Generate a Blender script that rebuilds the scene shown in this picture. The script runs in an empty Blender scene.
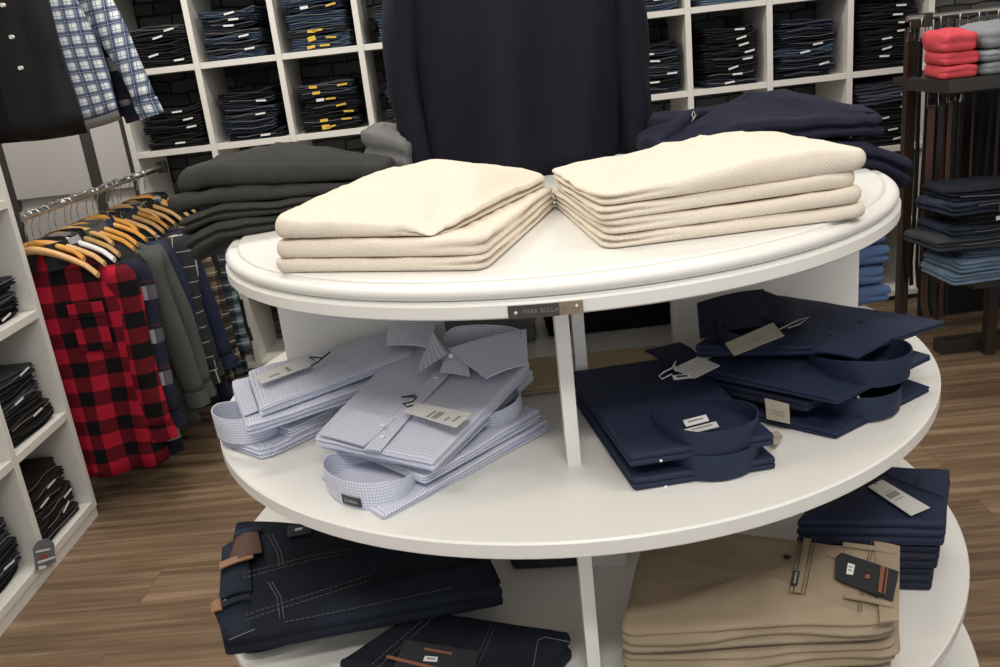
import bpy, bmesh, math, random
from mathutils import Vector, Matrix, noise
random.seed(7)
sc = bpy.context.scene
COL = sc.collection
PI = math.pi
V = Vector

# ------------------------------------------------------------------ camera
CAMZ = 1.36
FPX, PITCH, ROLL = 860.0, 0.314, -0.1125
cam = bpy.data.objects.new('camera', bpy.data.cameras.new('camera')); COL.objects.link(cam)
cam.data.sensor_width = 36.0
cam.data.lens = FPX / 1000.0 * 36.0
cam.data.clip_start = 0.05
cp, sp = math.cos(PITCH), math.sin(PITCH)
fwd = V((0, cp, -sp)); up0 = V((0, sp, cp)); rt0 = V((1, 0, 0))
cr, sr = math.cos(ROLL), math.sin(ROLL)
# image x axis = cr*rt0 + sr*up0 ; image y axis = -sr*rt0 + cr*up0
ix = rt0 * cr + up0 * sr
iy = rt0 * (-sr) + up0 * cr
M = Matrix((ix, iy, -fwd)).transposed().to_4x4()
M.translation = V((0, 0, CAMZ))
cam.matrix_world = M
sc.camera = cam

def ray(px, py):
    return ix * ((px - 500) / FPX) + iy * ((333.5 - py) / FPX) + fwd
def P(px, py, z):               # point of the place at world height z
    d = ray(px, py); t = (z - CAMZ) / d.z
    return V((0, 0, CAMZ)) + d * t
def PY(px, py, y):              # point of the place at distance y
    d = ray(px, py)
    return V((0, 0, CAMZ)) + d * (y / d.y)

# ------------------------------------------------------------------ materials
MATS = {}
def newmat(name):
    m = bpy.data.materials.new(name); m.use_nodes = True
    nt = m.node_tree; nt.nodes.clear()
    out = nt.nodes.new('ShaderNodeOutputMaterial')
    b = nt.nodes.new('ShaderNodeBsdfPrincipled')
    nt.links.new(b.outputs[0], out.inputs[0])
    MATS[name] = m
    return m, nt, b
def inp(nt, sock, val):
    if hasattr(val, 'is_output'): nt.links.new(val, sock)
    else:
        if isinstance(val, (tuple, list)) and len(val) == 3 and sock.type == 'RGBA': val = (*val, 1)
        sock.default_value = val
def nmath(nt, op, a, b=0.0, c=None):
    n = nt.nodes.new('ShaderNodeMath'); n.operation = op
    inp(nt, n.inputs[0], a); inp(nt, n.inputs[1], b)
    if c is not None: inp(nt, n.inputs[2], c)
    return n.outputs[0]
def nmix(nt, f, a, b, mode='MIX'):
    n = nt.nodes.new('ShaderNodeMix'); n.data_type = 'RGBA'; n.blend_type = mode
    inp(nt, n.inputs[0], f); inp(nt, n.inputs[6], a); inp(nt, n.inputs[7], b)
    return n.outputs[2]
def coords(nt, kind='UV', scale=(1, 1, 1), rot=(0, 0, 0)):
    t = nt.nodes.new('ShaderNodeTexCoord'); mp = nt.nodes.new('ShaderNodeMapping')
    mp.inputs['Scale'].default_value = scale; mp.inputs['Rotation'].default_value = rot
    nt.links.new(t.outputs[kind], mp.inputs[0])
    return mp.outputs[0]
def sepxyz(nt, v):
    s = nt.nodes.new('ShaderNodeSeparateXYZ'); nt.links.new(v, s.inputs[0]); return s.outputs
def nnoise(nt, v, scale, detail=3, rough=0.6):
    n = nt.nodes.new('ShaderNodeTexNoise'); nt.links.new(v, n.inputs['Vector'])
    n.inputs['Scale'].default_value = scale; n.inputs['Detail'].default_value = detail
    n.inputs['Roughness'].default_value = rough
    return n.outputs['Fac']
def nbump(nt, b, h, strength=0.3, dist=0.002):
    n = nt.nodes.new('ShaderNodeBump'); n.inputs['Strength'].default_value = strength
    n.inputs['Distance'].default_value = dist
    nt.links.new(h, n.inputs['Height']); nt.links.new(n.outputs[0], b.inputs['Normal'])
def stripe(nt, x, period, lo, hi):      # 1 where fract(x/period) lies in lo..hi
    f = nmath(nt, 'FRACT', nmath(nt, 'DIVIDE', x, period))
    return nmath(nt, 'MULTIPLY', nmath(nt, 'GREATER_THAN', f, lo), nmath(nt, 'LESS_THAN', f, hi))

def plain(name, col, rough=0.5, metal=0.0, spec=0.5, var=0.0, vscale=40, bump=0.0, bscale=300):
    m, nt, b = newmat(name)
    b.inputs['Roughness'].default_value = rough; b.inputs['Metallic'].default_value = metal
    b.inputs['Specular IOR Level'].default_value = spec
    c = coords(nt, 'Object')
    if var:
        f = nnoise(nt, c, vscale)
        inp(nt, b.inputs['Base Color'], nmix(nt, f, tuple(x * (1 - var) for x in col), tuple(min(1, x * (1 + var)) for x in col)))
    else: b.inputs['Base Color'].default_value = (*col, 1)
    if bump: nbump(nt, b, nnoise(nt, c, bscale, 2), bump, 0.002)
    return m
def fabric(name, col, var=0.18, vscale=25, rough=0.9, weave=0.25, wscale=900, sheen=0.0, fade=None):
    m, nt, b = newmat(name)
    b.inputs['Roughness'].default_value = rough; b.inputs['Specular IOR Level'].default_value = 0.25
    b.inputs['Sheen Weight'].default_value = sheen
    c = coords(nt, 'Object')
    f = nnoise(nt, c, vscale, 4); g = nnoise(nt, c, wscale, 1)
    base = nmix(nt, f, tuple(x * (1 - var) for x in col), tuple(min(1, x * (1 + var)) for x in col))
    if fade: 
        r = nmath(nt, 'SMOOTHSTEP' if False else 'MULTIPLY', nmath(nt, 'SUBTRACT', nnoise(nt, c, 7, 2), 0.42), 4.0)
        n = nt.nodes.new('ShaderNodeClamp'); nt.links.new(r, n.inputs[0])
        base = nmix(nt, n.outputs[0], base, fade)
    base = nmix(nt, nmath(nt, 'MULTIPLY', g, 0.35), base, tuple(min(1, x * 1.5 + 0.002) for x in col))
    inp(nt, b.inputs['Base Color'], base)
    nbump(nt, b, g, weave, 0.0015)
    return m

LAM = plain('white_laminate', (0.78, 0.77, 0.735), 0.38, var=0.02, vscale=3)
LAM2 = plain('shelf_laminate', (0.74, 0.725, 0.68), 0.45, var=0.02, vscale=3)
CHROME = plain('chrome', (0.75, 0.74, 0.72), 0.22, 1.0)
DKMETAL = plain('dark_metal', (0.06, 0.058, 0.055), 0.4, 0.6)
BLACKP = plain('black_plastic', (0.012, 0.012, 0.013), 0.4)
CARD = plain('pale_card', (0.66, 0.65, 0.63), 0.6, var=0.04, vscale=60)
CARDTAN = plain('buff_card', (0.42, 0.37, 0.30), 0.6, var=0.05)
CARDDARK = plain('dark_card', (0.028, 0.03, 0.036), 0.45)
INK = plain('printed_ink', (0.06, 0.055, 0.05), 0.6)
INKGREY = plain('grey_ink', (0.30, 0.28, 0.26), 0.6)
COPPER = plain('copper_foil', (0.36, 0.15, 0.10), 0.4, 0.3)
STICKER = plain('white_sticker', (0.80, 0.80, 0.80), 0.5)
YELLOW = plain('yellow_tag', (0.72, 0.48, 0.06), 0.5)
REDTAG = plain('red_tag', (0.45, 0.03, 0.04), 0.5)
LEATHER = plain('brown_leather', (0.085, 0.035, 0.020), 0.5, var=0.25, vscale=60, bump=0.2)
LEATHER2 = plain('tan_leather', (0.27, 0.135, 0.07), 0.5, var=0.2, vscale=60)
LEATHER3 = plain('black_leather', (0.012, 0.011, 0.011), 0.4, var=0.2)
LEATHER4 = plain('chestnut_leather', (0.060, 0.026, 0.016), 0.45, var=0.25, vscale=40)
HWOOD = plain('hanger_beech', (0.62, 0.37, 0.15), 0.4, var=0.18, vscale=30)
HWOOD2 = plain('hanger_honey', (0.62, 0.30, 0.06), 0.38, var=0.18, vscale=30)
HWHITE = plain('hanger_white', (0.78, 0.77, 0.75), 0.4)
BRASSP = plain('dark_nickel', (0.14, 0.13, 0.12), 0.35, 0.8)
PLATEMETAL = plain('plate_gunmetal', (0.07, 0.062, 0.062), 0.35, 0.4)
PLATEBRONZE = plain('plate_bronze', (0.30, 0.235, 0.16), 0.4, 0.5, var=0.15, vscale=200)
RACKWOOD = plain('dark_rack_wood', (0.030, 0.021, 0.016), 0.5, var=0.3, vscale=20)
STITCH = plain('pale_thread', (0.15, 0.145, 0.145), 0.8)
STITCHK = plain('brown_thread', (0.13, 0.09, 0.055), 0.8)
BTNWHITE = plain('pearl_button', (0.8, 0.8, 0.78), 0.25)
BTNDARK = plain('dark_button', (0.015, 0.015, 0.02), 0.25)
PANEL = plain('grey_white_panel', (0.62, 0.60, 0.58), 0.5, var=0.03, vscale=2)
STRIPM = plain('slotted_strip', (0.055, 0.05, 0.047), 0.5)
PAINT = plain('wall_paint', (0.60, 0.58, 0.55), 0.8, var=0.03, vscale=2)
CEIL = plain('ceiling_paint', (0.75, 0.74, 0.72), 0.9)

# knit (cream sweaters)
def knit(name, col):
    m, nt, b = newmat(name)
    b.inputs['Roughness'].default_value = 0.95; b.inputs['Specular IOR Level'].default_value = 0.15
    uv = coords(nt, 'UV')
    x, y, z = sepxyz(nt, uv)
    k = 2 * PI / 0.0058
    w1 = nmath(nt, 'SINE', nmath(nt, 'MULTIPLY', nmath(nt, 'ADD', x, y), k))
    w2 = nmath(nt, 'SINE', nmath(nt, 'MULTIPLY', nmath(nt, 'SUBTRACT', x, y), k))
    h = nmath(nt, 'MULTIPLY', nmath(nt, 'ADD', w1, w2), 0.25)
    h = nmath(nt, 'ADD', h, 0.5)
    f = nnoise(nt, coords(nt, 'Object'), 9, 2)
    base = nmix(nt, f, tuple(c * 0.97 for c in col), tuple(min(1, c * 1.03) for c in col))
    base = nmix(nt, nmath(nt, 'MULTIPLY', nmath(nt, 'SUBTRACT', 1.0, h), 0.35), base, tuple(c * 0.72 for c in col))
    inp(nt, b.inputs['Base Color'], base)
    nbump(nt, b, h, 0.55, 0.0012)
    return m
CREAM = knit('cream_knit', (0.77, 0.69, 0.585))
# small check shirting
def check(name, base, line, per=0.0052, lw=0.34):
    m, nt, b = newmat(name)
    b.inputs['Roughness'].default_value = 0.75; b.inputs['Specular IOR Level'].default_value = 0.25
    x, y, z = sepxyz(nt, coords(nt, 'UV'))
    s = nmath(nt, 'ADD', stripe(nt, x, per, 0, lw), stripe(nt, y, per, 0, lw))
    s = nmath(nt, 'MULTIPLY', s, 0.5)
    inp(nt, b.inputs['Base Color'], nmix(nt, s, base, line))
    nbump(nt, b, nnoise(nt, coords(nt, 'Object'), 60, 2), 0.12, 0.003)
    return m
CHECK = check('blue_check_cotton', (0.70, 0.71, 0.765), (0.32, 0.37, 0.57))
CHECKIN = fabric('pale_blue_lining', (0.48, 0.52, 0.66), 0.05, weave=0.1)
def buffalo(name, red, dark, per=0.105):
    m, nt, b = newmat(name)
    b.inputs['Roughness'].default_value = 0.9; b.inputs['Specular IOR Level'].default_value = 0.2
    x, y, z = sepxyz(nt, coords(nt, 'UV'))
    s = nmath(nt, 'MULTIPLY', nmath(nt, 'ADD', stripe(nt, x, per, 0, .5), stripe(nt, y, per, 0, .5)), 0.5)
    r = nt.nodes.new('ShaderNodeValToRGB'); nt.links.new(s, r.inputs[0])
    r.color_ramp.interpolation = 'CONSTANT'
    e = r.color_ramp.elements
    e[0].color = (*red, 1); e[1].position = 0.4; e[1].color = (*[a * .28 + c * .6 for a, c in zip(red, dark)], 1)
    n = e.new(0.8); n.color = (*dark, 1)
    inp(nt, b.inputs['Base Color'], r.outputs[0])
    nbump(nt, b, nnoise(nt, coords(nt, 'Object'), 500, 2), 0.2, 0.002)
    return m
BUFF = buffalo('red_black_flannel', (0.42, 0.012, 0.035), (0.006, 0.005, 0.006))
def plaid(name, base, layers):
    # layers: (axis, period, lo, hi, colour, strength)
    m, nt, b = newmat(name)
    b.inputs['Roughness'].default_value = 0.88; b.inputs['Specular IOR Level'].default_value = 0.2
    o = sepxyz(nt, coords(nt, 'UV'))
    c = base
    for ax, per, lo, hi, colr, st in layers:
        c = nmix(nt, nmath(nt, 'MULTIPLY', stripe(nt, o[ax], per, lo, hi), st), c, colr)
    if isinstance(c, tuple): b.inputs['Base Color'].default_value = (*c, 1)
    else: inp(nt, b.inputs['Base Color'], c)
    nbump(nt, b, nnoise(nt, coords(nt, 'Object'), 400, 2), 0.15, 0.002)
    return m
NV = (0.018, 0.03, 0.085)
BLUEPL = plaid('blue_white_plaid', (0.74, 0.76, 0.76), [
    (0, .042, 0, .50, (0.07, 0.13, 0.27), .62), (1, .042, 0, .50, (0.07, 0.13, 0.27), .62),
    (0, .042, .10, .40, NV, .75), (1, .042, .10, .40, NV, .75),
    (0, .042, .62, .68, (0.05, .10, .22), .7), (1, .042, .62, .68, (0.05, .10, .22), .7),
    (0, .042, .19, .22, (.7, .74, .76), .6), (1, .042, .19, .22, (.7, .74, .76), .6)])
FUZZPL = plaid('navy_grey_plaid', (0.016, 0.019, 0.035), [
    (1, .15, .1, .42, (0.5, 0.48, 0.52), .7), (0, .13, 0, .45, (0.018, 0.02, 0.04), .75),
    (1, .15, .5, .54, (.12, .02, .03), .6)])
WINDOW = plaid('windowpane_wool', (0.030, 0.033, 0.038), [(1, .060, 0, .05, (.55, .52, .44), .85), (0, .060, 0, .05, (.55, .52, .44), .75)])
BROWNPL = plaid('brown_plaid', (0.20, 0.15, 0.11), [(0, .06, 0, .4, (.015, .014, .016), .75), (1, .06, 0, .4, (.015, .014, .016), .75), (1, .06, .6, .66, (.6, .55, .45), .7)])
TEALPL = plaid('teal_plaid', (0.14, 0.20, 0.23), [(0, .055, 0, .45, (.012, .016, .024), .75), (1, .055, 0, .4, (.012, .016, .024), .75), (1, .055, .6, .68, (.6, .62, .6), .6)])

CHARC = fabric('charcoal_fleece', (0.036, 0.037, 0.035), 0.4, 30, 1.0, 0.35, 700)
CHARJ = fabric('charcoal_wool', (0.078, 0.082, 0.077), 0.25, 40, 1.0, 0.3, 600)
GREYSW = fabric('grey_marl', (0.15, 0.15, 0.15), 0.2, 60, 0.95, 0.2)
NAVYFL = fabric('navy_fleece', (0.0125, 0.0145, 0.030), 0.25, 20, 0.95, 0.3, 800)
NAVYSW = fabric('midnight_jersey', (0.0075, 0.0082, 0.0165), 0.15, 12, 0.85, 0.15, 900)
NAVYCOT = fabric('navy_cotton', (0.016, 0.0235, 0.053), 0.12, 10, 0.62, 0.12, 900)
NAVYCOT2 = fabric('dark_navy_cotton', (0.009, 0.012, 0.028), 0.12, 10, 0.6, 0.12, 900)
BLACKCOT = fabric('black_cotton', (0.012, 0.012, 0.014), 0.15, 14, 0.8, 0.15)
DENIMD = fabric('dark_indigo_denim', (0.0065, 0.0085, 0.0155), 0.3, 18, 0.85, 0.3, 700, fade=(0.0125, 0.0175, 0.030))
DENIMK = fabric('black_denim', (0.0075, 0.0075, 0.0085), 0.3, 25, 0.85, 0.25, 700)
DENIMN = fabric('navy_denim', (0.011, 0.0155, 0.028), 0.3, 25, 0.85, 0.25, 700, fade=(0.03, 0.045, 0.075))
DENIMB = fabric('mid_blue_denim', (0.035, 0.058, 0.095), 0.3, 25, 0.85, 0.25, 700, fade=(0.075, 0.115, 0.165))
DENIML = fabric('light_blue_denim', (0.10, 0.16, 0.24), 0.25, 25, 0.85, 0.25, 700, fade=(0.19, 0.27, 0.36))
DENIMG = fabric('grey_denim', (0.032, 0.036, 0.042), 0.3, 25, 0.85, 0.25, 700)
SKY = fabric('dusty_blue_cotton', (0.065, 0.11, 0.215), 0.15, 20, 0.85, 0.2, 700)
BROWNB = fabric('brown_black_twill', (0.016, 0.0115, 0.010), 0.3, 20, 0.8, 0.2, 700)
KHAKI = fabric('khaki_twill', (0.275, 0.218, 0.150), 0.10, 14, 0.85, 0.2, 900, fade=(0.33, 0.265, 0.185))
KHAKI2 = fabric('sand_twill', (0.46, 0.36, 0.24), 0.10, 14, 0.85, 0.2, 900)
CORAL = fabric('coral_knit', (0.62, 0.075, 0.095), 0.12, 14, 0.9, 0.2, 700)
GREYBL = fabric('blue_grey_knit', (0.24, 0.26, 0.285), 0.12, 14, 0.9, 0.2, 700)
WHITECOT = fabric('white_cotton', (0.6, 0.58, 0.55), 0.05, 14, 0.9, 0.1)
PURPLEG = fabric('mauve_grey_denim', (0.055, 0.055, 0.085), 0.4, 40, 0.9, 0.2)

def floor_mat():
    m, nt, b = newmat('vinyl_planks')
    b.inputs['Roughness'].default_value = 0.42; b.inputs['Specular IOR Level'].default_value = 0.35
    c = coords(nt, 'Object', rot=(0, 0, 0.05))
    br = nt.nodes.new('ShaderNodeTexBrick'); nt.links.new(c, br.inputs['Vector'])
    br.inputs['Scale'].default_value = 1.0
    br.inputs['Brick Width'].default_value = 1.2; br.inputs['Row Height'].default_value = 0.185
    br.inputs['Mortar Size'].default_value = 0.0012; br.inputs['Mortar Smooth'].default_value = 0.3
    br.offset = 0.37; br.offset_frequency = 2
    br.inputs['Color1'].default_value = (0.0, 0, 0, 1); br.inputs['Color2'].default_value = (1, 1, 1, 1)
    br.inputs['Mortar'].default_value = (0.5, .5, .5, 1)
    tone = br.outputs['Color']
    mp = nt.nodes.new('ShaderNodeMapping'); nt.links.new(c, mp.inputs[0]); mp.inputs['Scale'].default_value = (1.3, 26, 1)
    off = nt.nodes.new('ShaderNodeVectorMath'); off.operation = 'ADD'
    sc3 = nt.nodes.new('ShaderNodeVectorMath'); sc3.operation = 'MULTIPLY'
    nt.links.new(tone, sc3.inputs[0]); sc3.inputs[1].default_value = (7, 3, 0)
    nt.links.new(mp.outputs[0], off.inputs[0]); nt.links.new(sc3.outputs[0], off.inputs[1])
    g1 = nnoise(nt, off.outputs[0], 1.0, 6, 0.65)
    mp2 = nt.nodes.new('ShaderNodeMapping'); nt.links.new(off.outputs[0], mp2.inputs[0]); mp2.inputs['Scale'].default_value = (2.2, 4.5, 1)
    g2 = nnoise(nt, mp2.outputs[0], 1.0, 4, 0.7)
    big = nnoise(nt, off.outputs[0], 0.35, 2, 0.5)
    r = nt.nodes.new('ShaderNodeValToRGB'); e = r.color_ramp.elements
    e[0].position = 0.34; e[0].color = (0.060, 0.040, 0.026, 1)
    e[1].position = 0.66; e[1].color = (0.37, 0.265, 0.170, 1)
    n = e.new(0.5); n.color = (0.19, 0.126, 0.076, 1)
    mixv = nmath(nt, 'ADD', nmath(nt, 'MULTIPLY', g1, 0.62), nmath(nt, 'ADD', nmath(nt, 'MULTIPLY', g2, 0.2), nmath(nt, 'MULTIPLY', big, 0.18)))
    nt.links.new(mixv, r.inputs[0])
    col = nmix(nt, nmath(nt, 'MULTIPLY', nmath(nt, 'SUBTRACT', 1.0, br.outputs['Fac']), 0.0), r.outputs[0], (0, 0, 0))
    shade = nmath(nt, 'ADD', nmath(nt, 'MULTIPLY', sepxyz(nt, tone)[0], 0.35), 0.80)
    comb = nt.nodes.new('ShaderNodeCombineColor')
    for i in range(3): nt.links.new(shade, comb.inputs[i])
    col = nmix(nt, 1.0, col, comb.outputs[0], 'MULTIPLY')
    col = nmix(nt, nmath(nt, 'MULTIPLY', br.outputs['Fac'], 0.6), col, (0.03, 0.02, 0.012))
    inp(nt, b.inputs['Base Color'], col)
    nbump(nt, b, g1, 0.15, 0.003)
    return m
def brick_mat():
    m, nt, b = newmat('dark_stone_wall')
    b.inputs['Roughness'].default_value = 0.8
    c = coords(nt, 'Object', rot=(PI / 2, 0, 0))
    br = nt.nodes.new('ShaderNodeTexBrick'); 
    dist = nt.nodes.new('ShaderNodeVectorMath'); dist.operation = 'ADD'
    nz = nt.nodes.new('ShaderNodeTexNoise'); nt.links.new(c, nz.inputs['Vector']); nz.inputs['Scale'].default_value = 9
    s = nt.nodes.new('ShaderNodeVectorMath'); s.operation = 'SCALE'; s.inputs['Scale'].default_value = 0.04
    nt.links.new(nz.outputs['Color'], s.inputs[0])
    nt.links.new(c, dist.inputs[0]); nt.links.new(s.outputs[0], dist.inputs[1])
    nt.links.new(dist.outputs[0], br.inputs['Vector'])
    br.inputs['Scale'].default_value = 1.0; br.inputs['Brick Width'].default_value = 0.16; br.inputs['Row Height'].default_value = 0.06
    br.inputs['Mortar Size'].default_value = 0.006; br.inputs['Mortar Smooth'].default_value = 0.6
    br.inputs['Color1'].default_value = (0.06, 0.06, 0.063, 1); br.inputs['Color2'].default_value = (0.17, 0.165, 0.165, 1)
    br.inputs['Mortar'].default_value = (0.006, 0.006, 0.006, 1)
    f = nnoise(nt, c, 40, 4)
    inp(nt, b.inputs['Base Color'], nmix(nt, nmath(nt, 'MULTIPLY', f, 0.5), br.outputs['Color'], (0.06, 0.06, 0.061)))
    h = nmath(nt, 'ADD', nmath(nt, 'SUBTRACT', 1.0, br.outputs['Fac']), nmath(nt, 'MULTIPLY', f, 0.5))
    nbump(nt, b, h, 0.8, 0.02)
    return m
FLOOR = floor_mat(); BRICK = brick_mat()

# ------------------------------------------------------------------ mesh helpers
class MB:
    def __init__(s): s.v = []; s.f = []; s.uv = []
    def add(s, p, uv=None):
        s.v.append(V(p)); s.uv.append(uv if uv is not None else (p[0], p[1])); return len(s.v) - 1
    def rows(s, R, U=None, closed=True, cap0=False, cap1=False):
        ids = []
        for i, r in enumerate(R):
            ids.append([s.add(p, U[i][j] if U else None) for j, p in enumerate(r)])
        n = len(R[0])
        for a, b in zip(ids, ids[1:]):
            for j in range(n if closed else n - 1):
                k = (j + 1) % n
                s.f.append((a[j], a[k], b[k], b[j]))
        if cap0: s.f.append(tuple(reversed(ids[0])))
        if cap1: s.f.append(tuple(ids[-1]))
        return ids
    def box(s, c, size, rot=None):
        c = V(c); hx, hy, hz = [a / 2 for a in size]
        pts = [V((x, y, z)) for x in (-hx, hx) for y in (-hy, hy) for z in (-hz, hz)]
        if rot is not None: pts = [rot @ p for p in pts]
        i = [s.add(p + c, (p.x, p.y)) for p in pts]
        for q in ((0, 1, 3, 2), (4, 6, 7, 5), (0, 4, 5, 1), (2, 3, 7, 6), (0, 2, 6, 4), (1, 5, 7, 3)):
            s.f.append(tuple(i[k] for k in q))
    def tube(s, pts, r, n=8, cap=True):
        pts = [V(p) for p in pts]; R = []
        ref = V((0, 0, 1))
        for i, p in enumerate(pts):
            t = (pts[min(i + 1, len(pts) - 1)] - pts[max(i - 1, 0)]).normalized()
            a = t.cross(ref)
            if a.length < 1e-3: a = t.cross(V((1, 0, 0)))
            a.normalize(); b = t.cross(a)
            rr = r[i] if isinstance(r, (list, tuple)) else r
            R.append([p + (a * math.cos(2 * PI * k / n) + b * math.sin(2 * PI * k / n)) * rr for k in range(n)])
        s.rows(R, None, True, cap, cap)
    def lathe(s, prof, n=96, c=(0, 0)):
        R = [[V((c[0] + r * math.cos(2 * PI * k / n), c[1] + r * math.sin(2 * PI * k / n), z)) for k in range(n)] for r, z in prof]
        s.rows(R, None, True, True, True)
    def card(s, pts, th=0.0012):
        pts = [V(p) for p in pts]
        nrm = (pts[1] - pts[0]).cross(pts[-1] - pts[0]).normalized()
        if nrm.z < 0: nrm = -nrm
        a = [s.add(p) for p in pts]; b = [s.add(p + nrm * th) for p in pts]
        n = len(pts)
        s.f.append(tuple(a)); s.f.append(tuple(reversed(b)))
        for i in range(n): s.f.append((a[i], a[(i + 1) % n], b[(i + 1) % n], b[i]))
    def build(s, name, mat, parent=None, smooth=True, bevel=0.0, origin=None, link=True):
        off = V((0, 0, 0))
        if parent is not None:
            off = V(parent['_o']) if '_o' in parent else V((0, 0, 0))
        if origin == 'base':
            xs = [p.x for p in s.v]; ys = [p.y for p in s.v]; zs = [p.z for p in s.v]
            off = V(((min(xs) + max(xs)) / 2, (min(ys) + max(ys)) / 2, min(zs)))
        me = bpy.data.meshes.new(name)
        me.from_pydata([tuple(p - off) for p in s.v], [], s.f)
        uvl = me.uv_layers.new(name='UVMap')
        for l in me.loops: uvl.data[l.index].uv = s.uv[l.vertex_index]
        bm = bmesh.new(); bm.from_mesh(me); bmesh.ops.recalc_face_normals(bm, faces=bm.faces); bm.to_mesh(me); bm.free()
        if smooth:
            for p in me.polygons: p.use_smooth = True
            if smooth != 'full':
                try: me.set_sharp_from_angle(angle=math.radians(40 if smooth is True else smooth))
                except Exception: pass
        me.materials.append(mat)
        o = bpy.data.objects.new(name, me); COL.objects.link(o)
        if origin == 'base': o.location = off
        if parent is not None:
            o.parent = parent
            if '_o' in parent: o['_o'] = parent['_o']
        if bevel:
            b = o.modifiers.new('bevel', 'BEVEL'); b.width = bevel; b.segments = 2; b.limit_method = 'ANGLE'; b.angle_limit = math.radians(50)
        return o

def tag(o, label=None, cat=None, group=None, kind=None):
    if label: o['label'] = label
    if cat: o['category'] = cat
    if group: o['group'] = group
    if kind: o['kind'] = kind
    return o
def thing(name, label, cat, loc=(0, 0, 0), group=None, world=True):
    o = bpy.data.objects.new(name, None); COL.objects.link(o); o.location = loc
    o.empty_display_size = 0.05
    if world: o['_o'] = tuple(loc)         # children are given in world coordinates
    tag(o, label, cat, group); return o
def kids(o): return [c for c in bpy.data.objects if c.parent == o]
def dup_tree(o, loc, label=None, group=None, rot=None):
    src = KIDS.setdefault(o.name, None)
    def cp_(x, par):
        c = x.copy(); COL.objects.link(c); c.parent = par
        for k in CH.get(x.name, []): cp_(k, c)
        return c
    r = cp_(o, None); r.location = loc
    if rot is not None: r.rotation_euler = rot
    if label: r['label'] = label
    if group: r['group'] = group
    return r
KIDS = {}; CH = {}
def index_children(root):
    CH.clear()
    for c in bpy.data.objects:
        if c.parent: CH.setdefault(c.parent.name, []).append(c)

def rsq(rad, ns=12, ncor=6):
    # rounded square outline in u,v in [-1,1]; returns list of (u,v,nu,nv)
    pts = []
    a = 1 - rad
    for (cx, cy, a0, sx, sy, ex, ey) in ((a, -a, -90, -a, -1, a, -1), (a, a, 0, 1, -a, 1, a), (-a, a, 90, a, 1, -a, 1), (-a, -a, 180, -1, a, -1, -a)):
        for k in range(ns):
            t = k / ns
            pts.append((sx + (ex - sx) * t, sy + (ey - sy) * t, math.cos(math.radians(a0)), math.sin(math.radians(a0))))
        for k in range(ncor):
            an = math.radians(a0 + 90 * k / ncor)
            pts.append((cx + rad * math.cos(an), cy + rad * math.sin(an), math.cos(an), math.sin(an)))
    return pts
def bil(c, u, v):
    u = (u + 1) / 2; v = (v + 1) / 2
    return (c[0] * (1 - u) + c[1] * u) * (1 - v) + (c[3] * (1 - u) + c[2] * u) * v
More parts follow.
